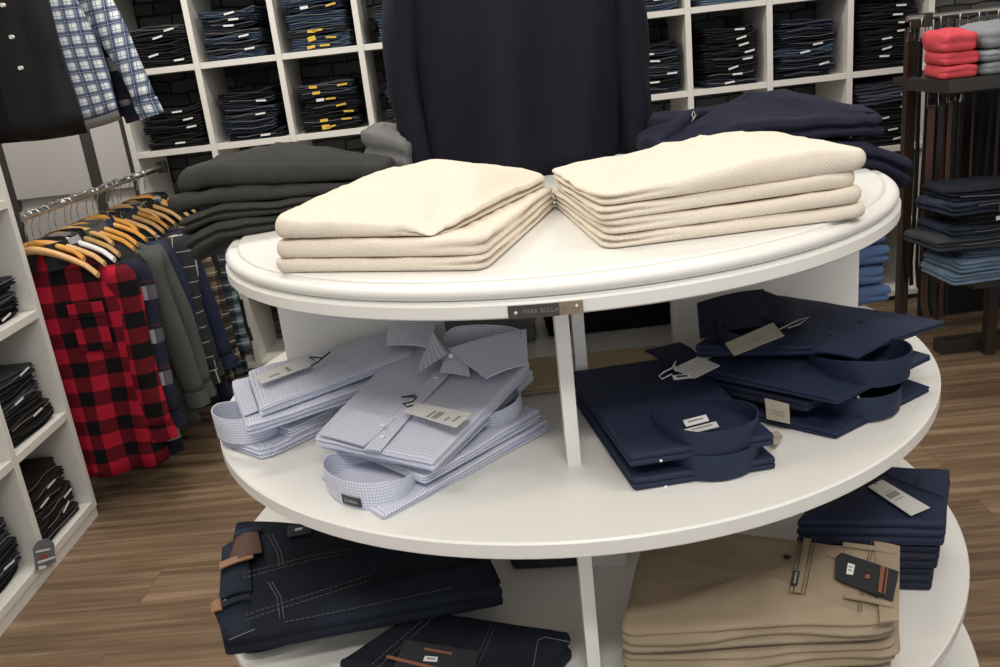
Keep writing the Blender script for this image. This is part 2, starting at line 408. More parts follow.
def folded(corners, th, rad=0.12, bulge=0.5, puff=0.0, amp=0.002, freq=9.0, seed=0.0, grooves=(), ns=12, ncor=5, M_=9,
           topfn=None, botfn=None, outfn=None, rings=(0.94, 0.84, 0.68, 0.48, 0.26, 0.1)):
    """A folded garment: a soft slab with rounded rim. corners = 4 bottom points front-left, front-right, back-right, back-left;
    grooves = (side function(u,v)->0..1, height fraction, depth, width fraction) = gaps between the folded layers."""
    mb = MB()
    c = [V(p) for p in corners]
    t4 = th if isinstance(th, (list, tuple)) else [th] * 4
    W = ((c[1] - c[0]).length + (c[2] - c[3]).length) / 2; D = ((c[3] - c[0]).length + (c[2] - c[1]).length) / 2
    ring = rsq(rad, ns, ncor); n = len(ring)
    base = [bil(c, u, v) for u, v, a, b in ring]
    tt = [bil(t4, u, v) for u, v, a, b in ring]
    nrm = []
    for i in range(n):
        d = base[(i + 1) % n] - base[i - 1]; nn = V((d.y, -d.x, 0)); nn.normalize(); nrm.append(nn)
    area = sum(base[i].x * base[(i + 1) % n].y - base[(i + 1) % n].x * base[i].y for i in range(n))
    if area < 0: nrm = [-x for x in nrm]
    def nz(p):
        q = noise.noise_vector(V((p.x * freq + seed * 3.1, p.y * freq + seed * 1.7, p.z * freq * 1.5 + seed))) * amp
        r = noise.noise(V((p.x * freq * 2.6 + p.y * freq * 1.1 + seed, p.y * freq * .9 - seed, seed * .37)))
        q.z += amp * .7 * (1 - min(1, abs(r) * 3.5)) - amp * .2
        return q
    R, U = [], []
    hs = min(W, D) / 2
    tm = sum(t4) / 4
    bulge = min(bulge, .95 * rad * hs / max(t4))
    s0 = max(0.5, 1 - bulge * tm / hs)
    def surf(s, top):
        r, uvs = [], []
        for i, (u, v, a, b) in enumerate(ring):
            u2, v2 = u * s * s0, v * s * s0
            p = bil(c, u2, v2).copy(); t = bil(t4, u2, v2)
            e = 1 - s * s
            if top:
                p.z += t + puff * e + (topfn(u2, v2) if topfn else 0)
                q = nz(p) * 1.0; p += V((q.x * .5, q.y * .5, q.z))
            elif botfn: p.z += botfn(u2, v2)
            r.append(p); uvs.append((u2 * W / 2, v2 * D / 2))
        return r, uvs
    for s in (0.3, 0.8):
        r, u_ = surf(s, False); R.append(r); U.append(u_)
    ng = max(M_, 8 * len(grooves) + 9) if grooves else M_
    for j in range(ng):
        a = -PI / 2 + PI * j / (ng - 1)
        r, uvs = [], []
        for i, (u, v, nu, nv) in enumerate(ring):
            t = tt[i]; hfr = 0.5 + 0.5 * math.sin(a)
            if grooves: hfr = j / (ng - 1); ca = math.sqrt(max(0, 1 - (2 * hfr - 1) ** 2)) ** 0.7
            else: ca = math.cos(a)
            inset = bulge * t * (1 - ca)
            for fn, gh, gd, gw in grooves:
                inset += min(gd, .8 * rad * hs) * fn(u, v) * math.exp(-((hfr - gh) / gw) ** 2)
            p = base[i] - nrm[i] * inset
            if outfn: p += nrm[i] * outfn(u, v, hfr)
            p.z += t * hfr + (topfn(u, v) * hfr if topfn else 0) + (botfn(u, v) * (1 - hfr) if botfn else 0)
            q = nz(p) * min(1, hfr * 1.5); p += V((q.x, q.y, q.z * .6))
            r.append(p)
            arc = t * (1 - hfr)
            uvs.append((u * s0 * W / 2 + nu * arc, v * s0 * D / 2 + nv * arc))
        R.append(r); U.append(uvs)
    for s in rings:
        r, u_ = surf(s, True); R.append(r); U.append(u_)
    mb.rows(R, U, True, True, True)
    return mb
def side(*names):
    # soft selector of the sides of a slab: 'f','b','l','r'
    def fn(u, v):
        w = 0
        if 'f' in names and v < -.5: w = max(w, min(1, (-v - .5) * 2.2))
        if 'b' in names and v > .5: w = max(w, min(1, (v - .5) * 2.2))
        if 'l' in names and u < -.5: w = max(w, min(1, (-u - .5) * 2.2))
        if 'r' in names and u > .5: w = max(w, min(1, (u - .5) * 2.2))
        return w
    return fn
ALL = lambda u, v: 1.0
def zs(pts, z): return [V((p[0], p[1], z)) for p in pts]

def text_mesh(body, size, mat, parent, mat_world, name='lettering', depth=0.0004, align='CENTER'):
    cu = bpy.data.curves.new('tx', 'FONT'); cu.body = body; cu.size = size; cu.extrude = depth
    cu.align_x = align; cu.align_y = 'CENTER'
    to = bpy.data.objects.new('tx', cu); COL.objects.link(to)
    bpy.context.view_layer.update()
    me = bpy.data.meshes.new_from_object(to.evaluated_get(bpy.context.evaluated_depsgraph_get()))
    bpy.data.objects.remove(to); bpy.data.curves.remove(cu)
    me.transform(mat_world)
    if '_o' in parent: me.transform(Matrix.Translation(-V(parent['_o'])))
    me.materials.clear(); me.materials.append(mat); me.name = name
    o = bpy.data.objects.new(name, me); COL.objects.link(o); o.parent = parent
    return o
def frame(o, x, y):
    # matrix with origin o, x axis along x, y axis nearest y
    x = V(x).normalized(); z = x.cross(V(y)).normalized(); y = z.cross(x)
    m = Matrix((x, y, z)).transposed().to_4x4(); m.translation = V(o); return m

# ------------------------------------------------------------------ setting
def struct(name, mb, mat, smooth=False):
    o = mb.build(name, mat, None, smooth); o['kind'] = 'structure'; return o
XL, XR, YB, YF, ZC = -2.3, 3.2, 4.40, -1.6, 2.9
m = MB(); m.box(((XL + XR) / 2, (YB + YF) / 2, -0.05), (XR - XL + .2, YB - YF + .2, 0.1)); struct('floor', m, FLOOR)
m = MB(); m.box(((XL + XR) / 2, YB + 0.05, ZC / 2), (XR - XL, 0.1, ZC)); struct('wall_back', m, BRICK)
m = MB(); m.box((XL - 0.05, (YB + YF) / 2, ZC / 2), (0.1, YB - YF, ZC)); struct('wall_left', m, PAINT)
m = MB(); m.box((XR + 0.05, (YB + YF) / 2, ZC / 2), (0.1, YB - YF, ZC)); struct('wall_right', m, PAINT)
m = MB(); m.box(((XL + XR) / 2, (YB + YF) / 2, ZC + 0.05), (XR - XL + .2, YB - YF + .2, 0.1)); struct('ceiling', m, CEIL)
# pale panelled stretch of the back wall left of the shelving, with slotted standards
YP = 4.05
m = MB(); m.box(((XL - 1.56) / 2, YP + 0.15, ZC / 2), (-1.56 - XL, 0.28, ZC)); struct('trim_1', m, PAINT)

# slotted standards and panels are fixed to that wall
def wallpiece(name, x0, x1, z0, z1, y, d, mat):
    m = MB(); m.box(((x0 + x1) / 2, y - d / 2, (z0 + z1) / 2), (x1 - x0, d, z1 - z0)); return struct(name, m, mat)
wallpiece('trim_2', -2.215, -2.14, 0.4, 2.6, YP, .012, STRIPM)
wallpiece('trim_3', -1.79, -1.735, 0.4, 2.6, YP, .012, STRIPM)
wallpiece('trim_4', -1.60, -1.562, 0.4, 2.6, YP, .012, STRIPM)
for i, (a, b) in enumerate(((-2.14, -1.79), (-1.735, -1.60))):
    wallpiece('trim_%d' % (5 + i), a, b, .955, 2.4, YP, .016, PANEL)
    wallpiece('trim_%d' % (7 + i), a, b, .5, .90, YP, .016, PANEL)

# ------------------------------------------------------------------ round display table
TC = V((0.133, 1.745, 0))
TOP, MID, LOW, BASE = 1.070, 0.719, 0.348, 0.06
table = thing('display_table', 'round white three-tier display table carrying folded sweaters, shirts and trousers', 'table', TC)
def disc(name, prof, mat=LAM):
    mb = MB(); mb.lathe(prof, 160, (TC.x, TC.y)); return mb.build(name, mat, table, smooth=28)
RT = 0.648
prof = [(0.02, 1.0185), (RT - .004, 1.0185), (RT, 1.0215), (RT, 1.0385), (RT - .003, 1.0405), (RT - .010, 1.0415), (RT - .0105, 1.0435)]
for k in range(9):
    a = -PI / 2 + PI * 0.92 * k / 8
    prof.append((RT - .0155 + .0125 * math.cos(a), 1.0545 + .0105 * math.sin(a)))
prof += [(RT - .026, 1.0640), (RT - .0275, 1.0655), (RT - .0275, 1.0680), (RT - .031, TOP), (0.02, TOP)]
YCUT = 1.628
def cut_ring(r, z, front, n=170):
    dy = YCUT - TC.y + (0 if front else .0006); out = []
    for k in range(n + 1):
        f = k / n
        if r > abs(dy):
            a0 = math.asin(dy / r); A, B = (PI - a0, 2 * PI + a0) if front else (a0, PI - a0)
        elif front:
            out.append(V((TC.x - r + 2 * r * f, YCUT, z))); continue
        else: A, B = -PI / 2, 1.5 * PI
        a = A + (B - A) * f
        out.append(V((TC.x + r * math.cos(a), TC.y + r * math.sin(a), z)))
    return out
for front in (True, False):
    mb = MB(); mb.rows([cut_ring(r, z, front) for r, z in prof], None, True, True, True)
    mb.build('table_top', LAM, table, smooth=28)
def slabprof(r, z0, z1): return [(0.02, z0), (r - .003, z0), (r, z0 + .003), (r, z1 - .003), (r - .003, z1), (0.02, z1)]
disc('shelf', slabprof(0.724, 0.692, MID)); disc('shelf', slabprof(0.789, LOW - .027, LOW)); disc('base', slabprof(0.83, 0.0, BASE))
for z0, z1 in ((MID, 1.0185), (LOW, .694), (BASE, LOW - .027)):
    for x0, x1 in ((-.455, -.115), (.368, .765)):
        mb = MB(); mb.box(((x0 + x1) / 2, TC.y, (z0 + z1) / 2), (x1 - x0, .022, z1 - z0)); mb.build('divider_panel', LAM, table, False, .0012)
    for x, y in ((.0955, 1.262) if z0 == MID else (.094, 1.205), (.146, 1.53)):
        mb = MB(); mb.box((x, y, (z0 + z1) / 2), (.022, .034, z1 - z0)); mb.build('post', LAM, table, False, .001)
mb = MB(); mb.box((.178, 1.512, (LOW + .692) / 2), (.052, .012, .692 - LOW)); mb.build('divider_panel', LAM, table, False, .001)
# name plate screwed to the rim of the top
a0 = math.atan2(P(545, 312, 1.03).y - TC.y, P(545, 312, 1.03).x - TC.x)
def rimpt(a, r, z): return V((TC.x + r * math.cos(a), TC.y + r * math.sin(a), z))
def rimang(px):
    best = None
    for k in range(4000):
        a = PI + PI * k / 4000
        q = rimpt(a, RT, 1.03)
        d = q - V((0, 0, CAMZ)); u = d.dot(ix) / d.dot(fwd) * FPX + 500
        e = abs(u - px)
        if best is None or e < best[0]: best = (e, a)
    return best[1]
def plate(px0, px1, z0, z1, name, mat, par):
    mb = MB(); A, B = rimang(px0), rimang(px1); R = []
    for k in range(9):
        a = A + (B - A) * k / 8
        R.append([rimpt(a, RT + .0004, z0), rimpt(a, RT + .0024, z0), rimpt(a, RT + .0024, z1), rimpt(a, RT + .0004, z1)])
    mb.rows(R, None, True, True, True); return mb.build(name, mat, par, False)
npl = plate(508, 559, 1.0195, 1.0375, 'name_plate', PLATEMETAL, table)
plate(559.2, 583, 1.0197, 1.0377, 'plate_end', PLATEBRONZE, npl)
for px, z in ((516, 1.0278), (576.5, 1.0305)):
    a = rimang(px); c = rimpt(a, RT + .003, z); nrm = V((math.cos(a), math.sin(a), 0))
    mb = MB(); mb.tube([c, c + nrm * .0015, c + nrm * .0025], [.0031, .0029, .0012], 14); mb.build('screw', CHROME, npl)
PAL = plain('plate_lettering', (0.20, 0.19, 0.185), 0.5)
a = rimang(545); tdir = V((-math.sin(a), math.cos(a), 0))
text_mesh('PARK BULLARD', .0085, PAL, npl, frame(rimpt(a, RT + .0029, 1.0285) , tdir, (0, 0, 1)))

# ------------------------------------------------------------------ sweaters on the table top
def put(name, label, cat, group, mb, mat, parts=None, smooth='full'):
    if not parts:
        o = mb.build(name, mat, None, smooth, origin='base'); return tag(o, label, cat, group)
    xs = [p.x for p in mb.v]; ys = [p.y for p in mb.v]; z = min(p.z for p in mb.v)
    t = thing(name, label, cat, ((min(xs) + max(xs)) / 2, (min(ys) + max(ys)) / 2, z), group)
    mb.build(parts, mat, t, smooth); return t
GC = 'cream sweaters on the table top'
c = [P(272, 274, TOP), P(487, 272, TOP), V((.140, 1.640, TOP)), V((-.215, 1.775, TOP))]
ins = lambda q, k, sx=0, sy=0: [bil(q, u * k + sx, v * k + sy) for u, v in ((-1, -1), (1, -1), (1, 1), (-1, 1))]
def zoff(q, z): return [V((p.x, p.y, zz)) for p, zz in zip(q, z if isinstance(z, (list, tuple)) else [z] * 4)]
gR = [(lambda u, v: side('r', 'b')(u, v) * (.6 + .4 * math.sin(6 * v)), .5, .014, .13)]
gTop = [(side('r', 'b'), .38, .014, .10)]
put('folded_sweater', 'cream knit sweater at the bottom of the left pile of three on the table top', 'sweater', GC,
    folded(zoff(c, TOP + .0005), [.021, .020, .022, .030], .13, .55, .0, .004, 8, 1, gR), CREAM)
c2 = ins(c, .995, .0, .0)
put('folded_sweater', 'middle cream knit sweater of the left pile of three on the table top', 'sweater', GC,
    folded(zoff(c2, [TOP + .022, TOP + .021, TOP + .020, TOP + .031]), [.029, .027, .024, .030], .14, .55, .0, .005, 7, 2, gR), CREAM)
c3 = [bil(c, -.985, -.985), bil(c, .66, -.94), bil(c, .97, .95), bil(c, -.90, .97)]
put('folded_sweater', 'top cream knit sweater of the left pile, its front corner slumped over the edge', 'sweater', GC,
    folded(zoff(c3, [TOP + .052, TOP + .049, TOP + .045, TOP + .062]), [.034, .024, .024, .042], .18, .55, .026, .008, 6, 3, gTop,
           topfn=lambda u, v: .010 * math.sin(2.2 * u + 1.2) * (v * .5 + .5) - .006 * max(0, u) * max(0, -v)
           + .010 * math.exp(-((u + .15) ** 2 + (v - .55) ** 2) / .10) + .007 * math.exp(-((u - .55) ** 2 + (v - .25) ** 2) / .06)
           - .010 * math.exp(-((u - .45 + .4 * v) / .13) ** 2) * max(0, .5 - v) - .006 * math.exp(-((u + .5) ** 2 + (v + .1) ** 2) / .08)), CREAM)
c = [P(603, 252, TOP), P(869, 218, TOP), V((.55, 1.640, TOP)), V((.128, 1.650, TOP))]
gL = [(lambda u, v: side('l', 'b')(u, v) * (.6 + .4 * math.sin(5 * v + 1)), .5, .016, .12)]
lv = [(0.0005, [.020, .022, .019, .016], 1.0, 0), (.021, [.022, .024, .019, .016], .985, -.005), (.0435, [.020, .025, .020, .016], .98, -.008), (.064, [.030, .040, .036, .030], 1.0, 0)]
nm = ['bottom cream knit sweater of the right pile of four on the table top', 'second cream sweater from the bottom of the right pile of four',
      'third cream sweater from the bottom of the right pile of four', 'top cream knit sweater of the right pile, lying puffed under bright light']
for i, (z, th, k, sx) in enumerate(lv):
    q = ins(c, k, sx, 0); q = [p + V((.004 * math.sin(i * 2.1 + j), .004 * math.cos(i * 1.7 + 2 * j), 0)) for j, p in enumerate(q)]
    zz = [TOP + z, TOP + z + .0015 * i, TOP + .0005 + .0202 * i, TOP + .0005 + .0165 * i]
    put('folded_sweater', nm[i], 'sweater', GC, folded(zoff(q, zz), th, .13, .55, .014 if i == 3 else 0, .008 if i == 3 else .0045, 7, 11 + i, gL,
        topfn=(lambda u, v: .006 * math.sin(3 * u + .6) - .008 * max(0, -u - .3) + .007 * math.exp(-((u - .45) ** 2 + (v - .2) ** 2) / .09)
        + .006 * math.exp(-((u + .45) ** 2 + (v - .3) ** 2) / .07) - .007 * math.exp(-((u - .05) ** 2 + (v + .5) ** 2) / .05)) if i == 3 else None), CREAM)

# charcoal fleeces, back left, hanging over the edge
GF = 'charcoal fleeces on the back left of the table top'
c = [V((-.59, 1.640, TOP)), V((-.20, 1.80, TOP)), V((-.19, 2.03, TOP)), V((-.50, 2.06, TOP))]
names = ['bottom charcoal fleece of the back left pile, drooping over the table edge', 'second charcoal fleece from the bottom of the back left pile',
         'third charcoal fleece from the bottom of the back left pile', 'top charcoal fleece of the back left pile, its pale top catching light']
z = .001
for i, t in enumerate((.036, .032, .034, .050)):
    q = [p.copy() for p in c]
    dx = (-.010, -.022, -.035, -.020)[i]
    q[0].x += dx; q[3].x += dx; q[0].y += .012 * i
    drp = (.045, .028, .016, .020)[i]
    put('folded_fleece', names[i], 'fleece', GF, folded(zoff(q, [TOP + z, TOP + z * .62, TOP + z * .6, TOP + z * .9]), [t * 1.08, t * .62, t * .6, t * .9], .26, .55, .018 if i == 3 else .004, .011, 7, 31 + i,
        [(side('l', 'f'), .5, .014, .10)] if i in (0, 1) else (), topfn=lambda u, v, d=drp: -d * max(0, -u - .45) ** 1.5 * 2 if d else 0,
        botfn=lambda u, v, d=drp: -d * max(0, -u - .62) * 2.2), CHARC)
    z += t + .0015
# navy fleeces, back right
GN = 'navy fleeces on the back right of the table top'
c = [V((.40, 1.74, TOP)), V((.838, 1.640, TOP)), V((.83, 1.96, TOP)), V((.40, 1.99, TOP))]
z = .001
for i, (t, lab) in enumerate(((.060, 'lower navy fleece of the back right pile, drooping over the table edge'), (.055, 'upper navy fleece of the back right pile, silver zip pull at its collar'))):
    q = [p.copy() for p in c]
    if i == 1: q[1].x -= .040; q[2].x -= .04; q[1].y += .03; q[0].x -= .05; q[3].x -= .05
    d = (.06, .015)[i]
    UPF = put('folded_fleece', lab, 'fleece', GN, folded(zoff(q, [TOP + z * .75, TOP + z, TOP + z, TOP + z * .7]), [t * .75, t, t * .95, t * .7], .20, .55, .034 if i else .006, .013, 6, 41 + i,
        [(side('r', 'f'), .48, .018, .10)], topfn=lambda u, v, d=d: -d * max(0, u - .45) ** 1.5 * 2 + .008 * math.sin(3 * u + 4 * v),
        botfn=lambda u, v, d=d: -d * max(0, u - .62) * 2.2), NAVYFL)
    z += t + .004
put('folded_sweatshirt', 'navy sweatshirt folded between the hanging pullover and navy fleeces', 'sweatshirt', None,
    folded([V((.40, 2.07, TOP + .001)), V((.66, 2.02, TOP + .001)), V((.66, 2.24, TOP + .001)), V((.42, 2.26, TOP + .001))], [.105, .09, .09, .10], .2, .4, .006, .006, 7, 51, [(side('l', 'f'), .5, .012, .1)]), NAVYFL)
UPF['_o'] = tuple(UPF.location)
A = PY(664, 142, 1.765); B = PY(688, 117, 1.80)
mb = MB()
mb.tube([A + V((.02, .03, -.01)), A, A.lerp(B, .5) + V((-.002, -.004, .004)), B, B + V((.03, .03, .002)), B + V((.08, .06, -.008))], [.006, .013, .016, .015, .012, .006], 12); mb.build('collar', NAVYFL, UPF)
zp = PY(694, 116, 1.775)
mb = MB(); mb.tube([zp + V((-.006, 0, -.012)), zp + V((-.002, -.003, -.006)), zp + V((.003, -.002, .002)), zp + V((-.001, 0, .010)), zp + V((-.004, 0, .004)), zp + V((-.002, -.002, -.005))], .0016, 6); mb.build('zip_pull', CHROME, UPF)
# grey sweatshirt, back middle
gh = folded([V((-.285, 2.10, TOP + .001)), V((-.165, 2.06, TOP + .001)), V((-.14, 2.30, TOP + .001)), V((-.28, 2.33, TOP + .001))], [.15, .11, .11, .15], .25, .45, .015, .010, 9, 61, [(side('l', 'f'), .4, .014, .1), (side('l', 'f'), .7, .01, .08)])
put('folded_sweatshirt', 'grey marl sweatshirt folded between charcoal fleeces and hanging pullover', 'sweatshirt', None, gh, GREYSW)

# midnight pullover standing on a torso form
pv = thing('pullover', 'midnight navy pullover dressed upright on a torso form behind the cream sweaters', 'pullover', (0.11, 2.16, TOP + .002))
def body_loft(cx, cy, zs_, ws, ts, n=64, fold=0.0, seed=0, hem=0.0):
    mb = MB(); R = []; U = []
    for z, w, t in zip(zs_, ws, ts):
        r, uu = [], []
        for k in range(n):
            a = 2 * PI * k / n
            x = w * math.copysign(abs(math.cos(a)) ** .8, math.cos(a)); y = t * math.copysign(abs(math.sin(a)) ** .8, math.sin(a))
            h = (zs_[-1] - z) / (zs_[-1] - zs_[0])
            y += fold * h * (math.sin(x * 34 + seed + 2.5 * h) * .6 + math.sin(x * 19 - seed * 2 - 1.5 * h) * .6) * (-1 if math.sin(a) < 0 else .5)
            zz = z + (hem * (abs(x) / max(w, .01)) ** 2 if z == zs_[0] else 0)
            r.append(V((cx + x, cy + y, zz))); uu.append((x, z))
        R.append(r); U.append(uu)
    mb.rows(R, U, True, True, True); return mb
zz = [TOP + .004 + .60 * k / 14 for k in range(15)]
ww = [.232 + .012 * math.sin(k / 14 * 3) for k in range(13)] + [.19, .09]
mb = body_loft(.115, 2.16, zz, ww, [.115 + .02 * math.sin(k / 14 * 3) for k in range(13)] + [.09, .07], 96, .050, 1.3, .02); mb.build('body', NAVYSW, pv, 'full')
for s, nm_ in ((-1, 'sleeve'), (1, 'sleeve')):
    R = []; mb = MB(); n = 28
    for k in range(16):
        f = k / 15; z = TOP + .012 + .55 * f
        x = .115 + s * (.262 + .006 * math.sin(f * 5) - .05 * f ** 4)
        w = .040 + .022 * f; t = .058 + .022 * f
        R.append([V((x + w * math.cos(2 * PI * j / n) + .006 * math.sin(9 * f + j * .8), 2.165 + t * math.sin(2 * PI * j / n), z + (.01 if k == 0 else 0))) for j in range(n)])
    mb.rows(R, None, True, True, True); mb.build('sleeve', NAVYSW, pv, 'full')

# ------------------------------------------------------------------ dress shirts
def collar_ring(par, mat, cen, ax, a, b, h, hback=.35, lean=.10, th=.0028, taper=.35, name='collar', n=56, inner=None):
    """standing collar band: oval, high at the neck (towards ax) and low at the buttoned end."""
    cen = V(cen); ax = V((ax[0], ax[1], 0)).normalized(); bx = V((-ax.y, ax.x, 0)); mb = MB(); R = []; U = []
    for k in range(n):
        an = 2 * PI * k / n
        x, y = math.cos(an), math.sin(an)
        g = (x + 1) / 2
        yy = y * (1 - taper * (1 - g))
        hh = h * (hback + (1 - hback) * min(1, g * 1.35))
        p0 = cen + ax * (a * x) + bx * (b * yy)
        o = (ax * (x / a) + bx * (y / b)).normalized()
        prof = [(0, 0), (lean * hh * .6, hh * .5), (lean * hh, hh - .002), (lean * hh - th * .3, hh), (lean * hh - th, hh - .001), (lean * hh * .6 - th, hh * .5), (-th, 0)]
        R.append([p0 + o * d + V((0, 0, z)) for d, z in prof])
        U.append([(an * (a + b) / 2, z if i < 4 else 2 * hh - z) for i, (d, z) in enumerate(prof)])
    R.append(R[0]); U.append([(2 * PI * (a + b) / 2, u[1]) for u in U[0]])
    mb.rows(R, U, True); return mb.build(name, mat, par, 50)
def patch(c4, nu=10, nv=6, bow=0.0, th=.003, droop=0.0):
    c4 = [V(p) for p in c4]; nrm = (c4[1] - c4[0]).cross(c4[3] - c4[0]).normalized(); mb = MB(); R = []; U = []
    W = (c4[1] - c4[0]).length; D = (c4[3] - c4[0]).length
    if nrm.z < 0: nrm = -nrm
    top, bot = [], []
    for i in range(nv + 1):
        r = []
        for j in range(nu + 1):
            u = -1 + 2 * j / nu; v = -1 + 2 * i / nv
            r.append(bil(c4, u, v) + nrm * (bow * (1 - u * u) * 1.0 + droop * (1 - v * v)))
        top.append(r)
    # closed shell: loop rows around thickness
    for i in range(nv + 1):
        loop = top[i] + [p - nrm * th for p in reversed(top[i])]
        R.append(loop)
        uu = [(j / nu * W, i / nv * D) for j in range(nu + 1)]
        U.append(uu + list(reversed(uu)))
    mb.rows(R, U, True, True, True); return mb
def button(par, p, nrm=(0, 0, 1), r=.0045, mat=BTNWHITE):
    p = V(p); nrm = V(nrm).normalized()
    mb = MB(); mb.tube([p - nrm * .0003, p + nrm * .0012, p + nrm * .0018], [r, r, r * .7], 14); mb.build('button', mat, par)
def bars(par, o, xd, yd, spec, mat=INK, lift=.0016, name='printed_text'):
    """printed lines on a card: spec = (x0,x1,y0,y1) along the card axes (metres)."""
    o = V(o); xd = V(xd); yd = V(yd); n_ = xd.cross(yd).normalized()
    if n_.z < 0: n_ = -n_
    mb = MB()
    for x0, x1, y0, y1 in spec:
        mb.card([o + xd * x + yd * y + n_ * lift for x, y in ((x0, y0), (x1, y0), (x1, y1), (x0, y1))], .0002)
    mb.build(name, mat, par, False)
def swing_tag(par, pts, mat=CARD, lines=(), inkmat=INKGREY, name='swing_tag', th=.0012):
    """card through 4 points p0 p1 p2 p3; lines are given as fractions (x0,x1,y0,y1) along p0->p1 and p0->p3."""
    pts = [V(p) for p in pts]; mb = MB(); mb.card(pts, th); t = mb.build(name, mat, par, False)
    xd = pts[1] - pts[0]; yd = pts[3] - pts[0]
    if lines: bars(t, pts[0], xd, yd, lines, inkmat, th + .0003)
    return t
def cord(par, pts, mat=BLACKP, r=.0009, name='tag_cord'):
    mb = MB(); mb.tube(pts, r, 6); return mb.build(name, mat, par)
SH3 = [(ALL, .36, .006, .07), (ALL, .68, .006, .07)]
SH2 = [(ALL, .5, .007, .09)]
def n2(a, b):
    d = V((b.x - a.x, b.y - a.y, 0)); d.normalize(); return d, V((-d.y, d.x, 0))

# --- front pile of blue check shirts, middle tier
GS = 'blue check shirts in the front pile'
FR, BR = P(383, 521, MID), P(551, 431, MID)
d, n = n2(FR, BR); L = (BR - FR).length
def fr(s, t, z): return FR + d * s + n * t + V((0, 0, z))
# bottom shirt: neck towards the front
s1 = thing('dress_shirt', 'lowest blue check shirt of front pile, round collar with dark label facing out', 'shirt', fr(L / 2, .12, 0), GS)
folded([fr(.02, .20, .0006), fr(.0, -.002, .0006), fr(L, -.002, .0006), fr(L, .24, .0006)], [.006, .006, .022, .022], .06, .5, 0, .002, 9, 71, SH3).build('body', CHECK, s1, 'full')
collar_ring(s1, CHECK, fr(.062, .100, .0015), -d, .070, .098, .046, .5, .05)
lab_c = [P(352, 508.5, 0), P(378, 513, 0)]
def on_ring(cen, ax, a, b, lean, h, ang, z, out=.001):
    ax = V((ax[0], ax[1], 0)).normalized(); bx = V((-ax.y, ax.x, 0)); x, y = math.cos(ang), math.sin(ang)
    o = (ax * (x / a) + bx * (y / b)).normalized()
    yy = y * (1 - .35 * (1 - (x + 1) / 2))
    return V(cen) + ax * (a * x) + bx * (b * yy) + o * (lean * z + out) + V((0, 0, z))
q = []; LABA = 26
mb = MB(); R = []
for k in range(7):
    an = math.radians(-20 + 24 * k / 6 + LABA)
    p0 = on_ring(fr(.062, .100, .0015), -d, .070, .098, .05, .046, an, .004); p1 = on_ring(fr(.062, .100, .0015), -d, .070, .098, .05, .046, an, .020)
    o = V((p1.x - fr(.062, .100, 0).x, p1.y - fr(.062, .100, 0).y, 0)).normalized()
    R.append([p0, p0 + o * .001, p1 + o * .001, p1]); q.append((p0, p1, o))
mb.rows(R, None, True, True, True); nl = mb.build('neck_label', CARDDARK, s1, False)
mid_ = q[3]; td = (q[4][0] - q[2][0]).normalized()
text_mesh('ETERNA', .0075, INKGREY, nl, frame((mid_[0] + mid_[1]) / 2 + mid_[2] * .0016, td if td.x > 0 else -td, (0, 0, 1)))
# second shirt: neck towards the back
s2 = thing('dress_shirt', 'second lowest blue check shirt of front pile, collar at the back', 'shirt', fr(L / 2, .12, .021), GS)
folded([fr(.085, .215, .0215), fr(.085, .0, .0215), fr(L - .01, .006, .0215), fr(L - .01, .235, .0215)], [.012, .012, .024, .024], .06, .5, 0, .003, 9, 72, SH3).build('body', CHECK, s2, 'full')
collar_ring(s2, CHECK, fr(L - .075, .09, .040), d, .062, .082, .036, .5, .03)
# upper two shirts, turned slightly
zf, zb = MID + .0485, MID + .083
T0 = [P(318, 443, zf), P(436, 467, zf), P(537, 372, zb - .006), P(404, 348, zb - .006)]
s3 = thing('dress_shirt', 'second blue check shirt from the top of the front pile', 'shirt', (T0[0] + T0[1] + T0[2] + T0[3]) / 4, GS)
q3 = zoff(T0, [zf, zf, zb - .006, zb - .006])
folded(zoff(ins(T0, .985), [zf - .0135, zf - .0135, zb - .021, zb - .021]), [.013, .013, .022, .022], .05, .5, 0, .0032, 9, 73, SH2).build('body', CHECK, s3, 'full')
T1 = [P(312, 437, zf + .019), P(433, 462, zf + .019), P(532, 362, zb + .026), P(404, 342, zb + .026)]
s4 = thing('dress_shirt', 'top blue check shirt of the front pile, pointed collar and hanging price tag', 'shirt', (T1[0] + T1[1] + T1[2] + T1[3]) / 4, GS)
folded(zoff(T1, [zf + .001, zf + .001, zb + .003, zb + .003]), [.019, .019, .024, .024], .05, .5, .004, .003, 8, 74, SH2).build('body', CHECK, s4, 'full')
z4 = zb + .027
# collar: stand + two wings
cc = (P(432, 345, z4) + P(526, 350, z4)) / 2
dN, nN = n2((T1[0] + T1[1]) / 2, (T1[2] + T1[3]) / 2)
COLC = P(481, 340, z4 + .030); COLC.z = z4 - .006
collar_ring(s4, CHECK, COLC, dN, .046, .084, .050, .45, .05, taper=.2)
def wing(p_in, p_out, tip, mid, par, mat=CHECK, nm_='collar_leaf', bow=.003):
    return patch([p_in, p_out, tip, mid], 8, 8, bow, .0022).build(nm_, mat, par, 50)
wing(P(447, 349, z4 + .026), P(526, 329, z4 + .044), P(528, 364, z4 + .006), P(486, 378, z4 + .006), s4, bow=.004)
wing(P(432, 330, z4 + .042), P(448, 353, z4 + .026), P(418, 372, z4 + .006), P(428, 346, z4 + .012), s4, bow=.003)
patch([P(440, 372, z4 + .002), P(470, 376, z4 + .002), P(466, 352, z4 + .020), P(445, 350, z4 + .022)], 5, 5, .002, .002).build('collar_stand', CHECK, s4, 50)
button(s4, P(451, 356, z4 + .026), (0, -.7, .6), .0045)
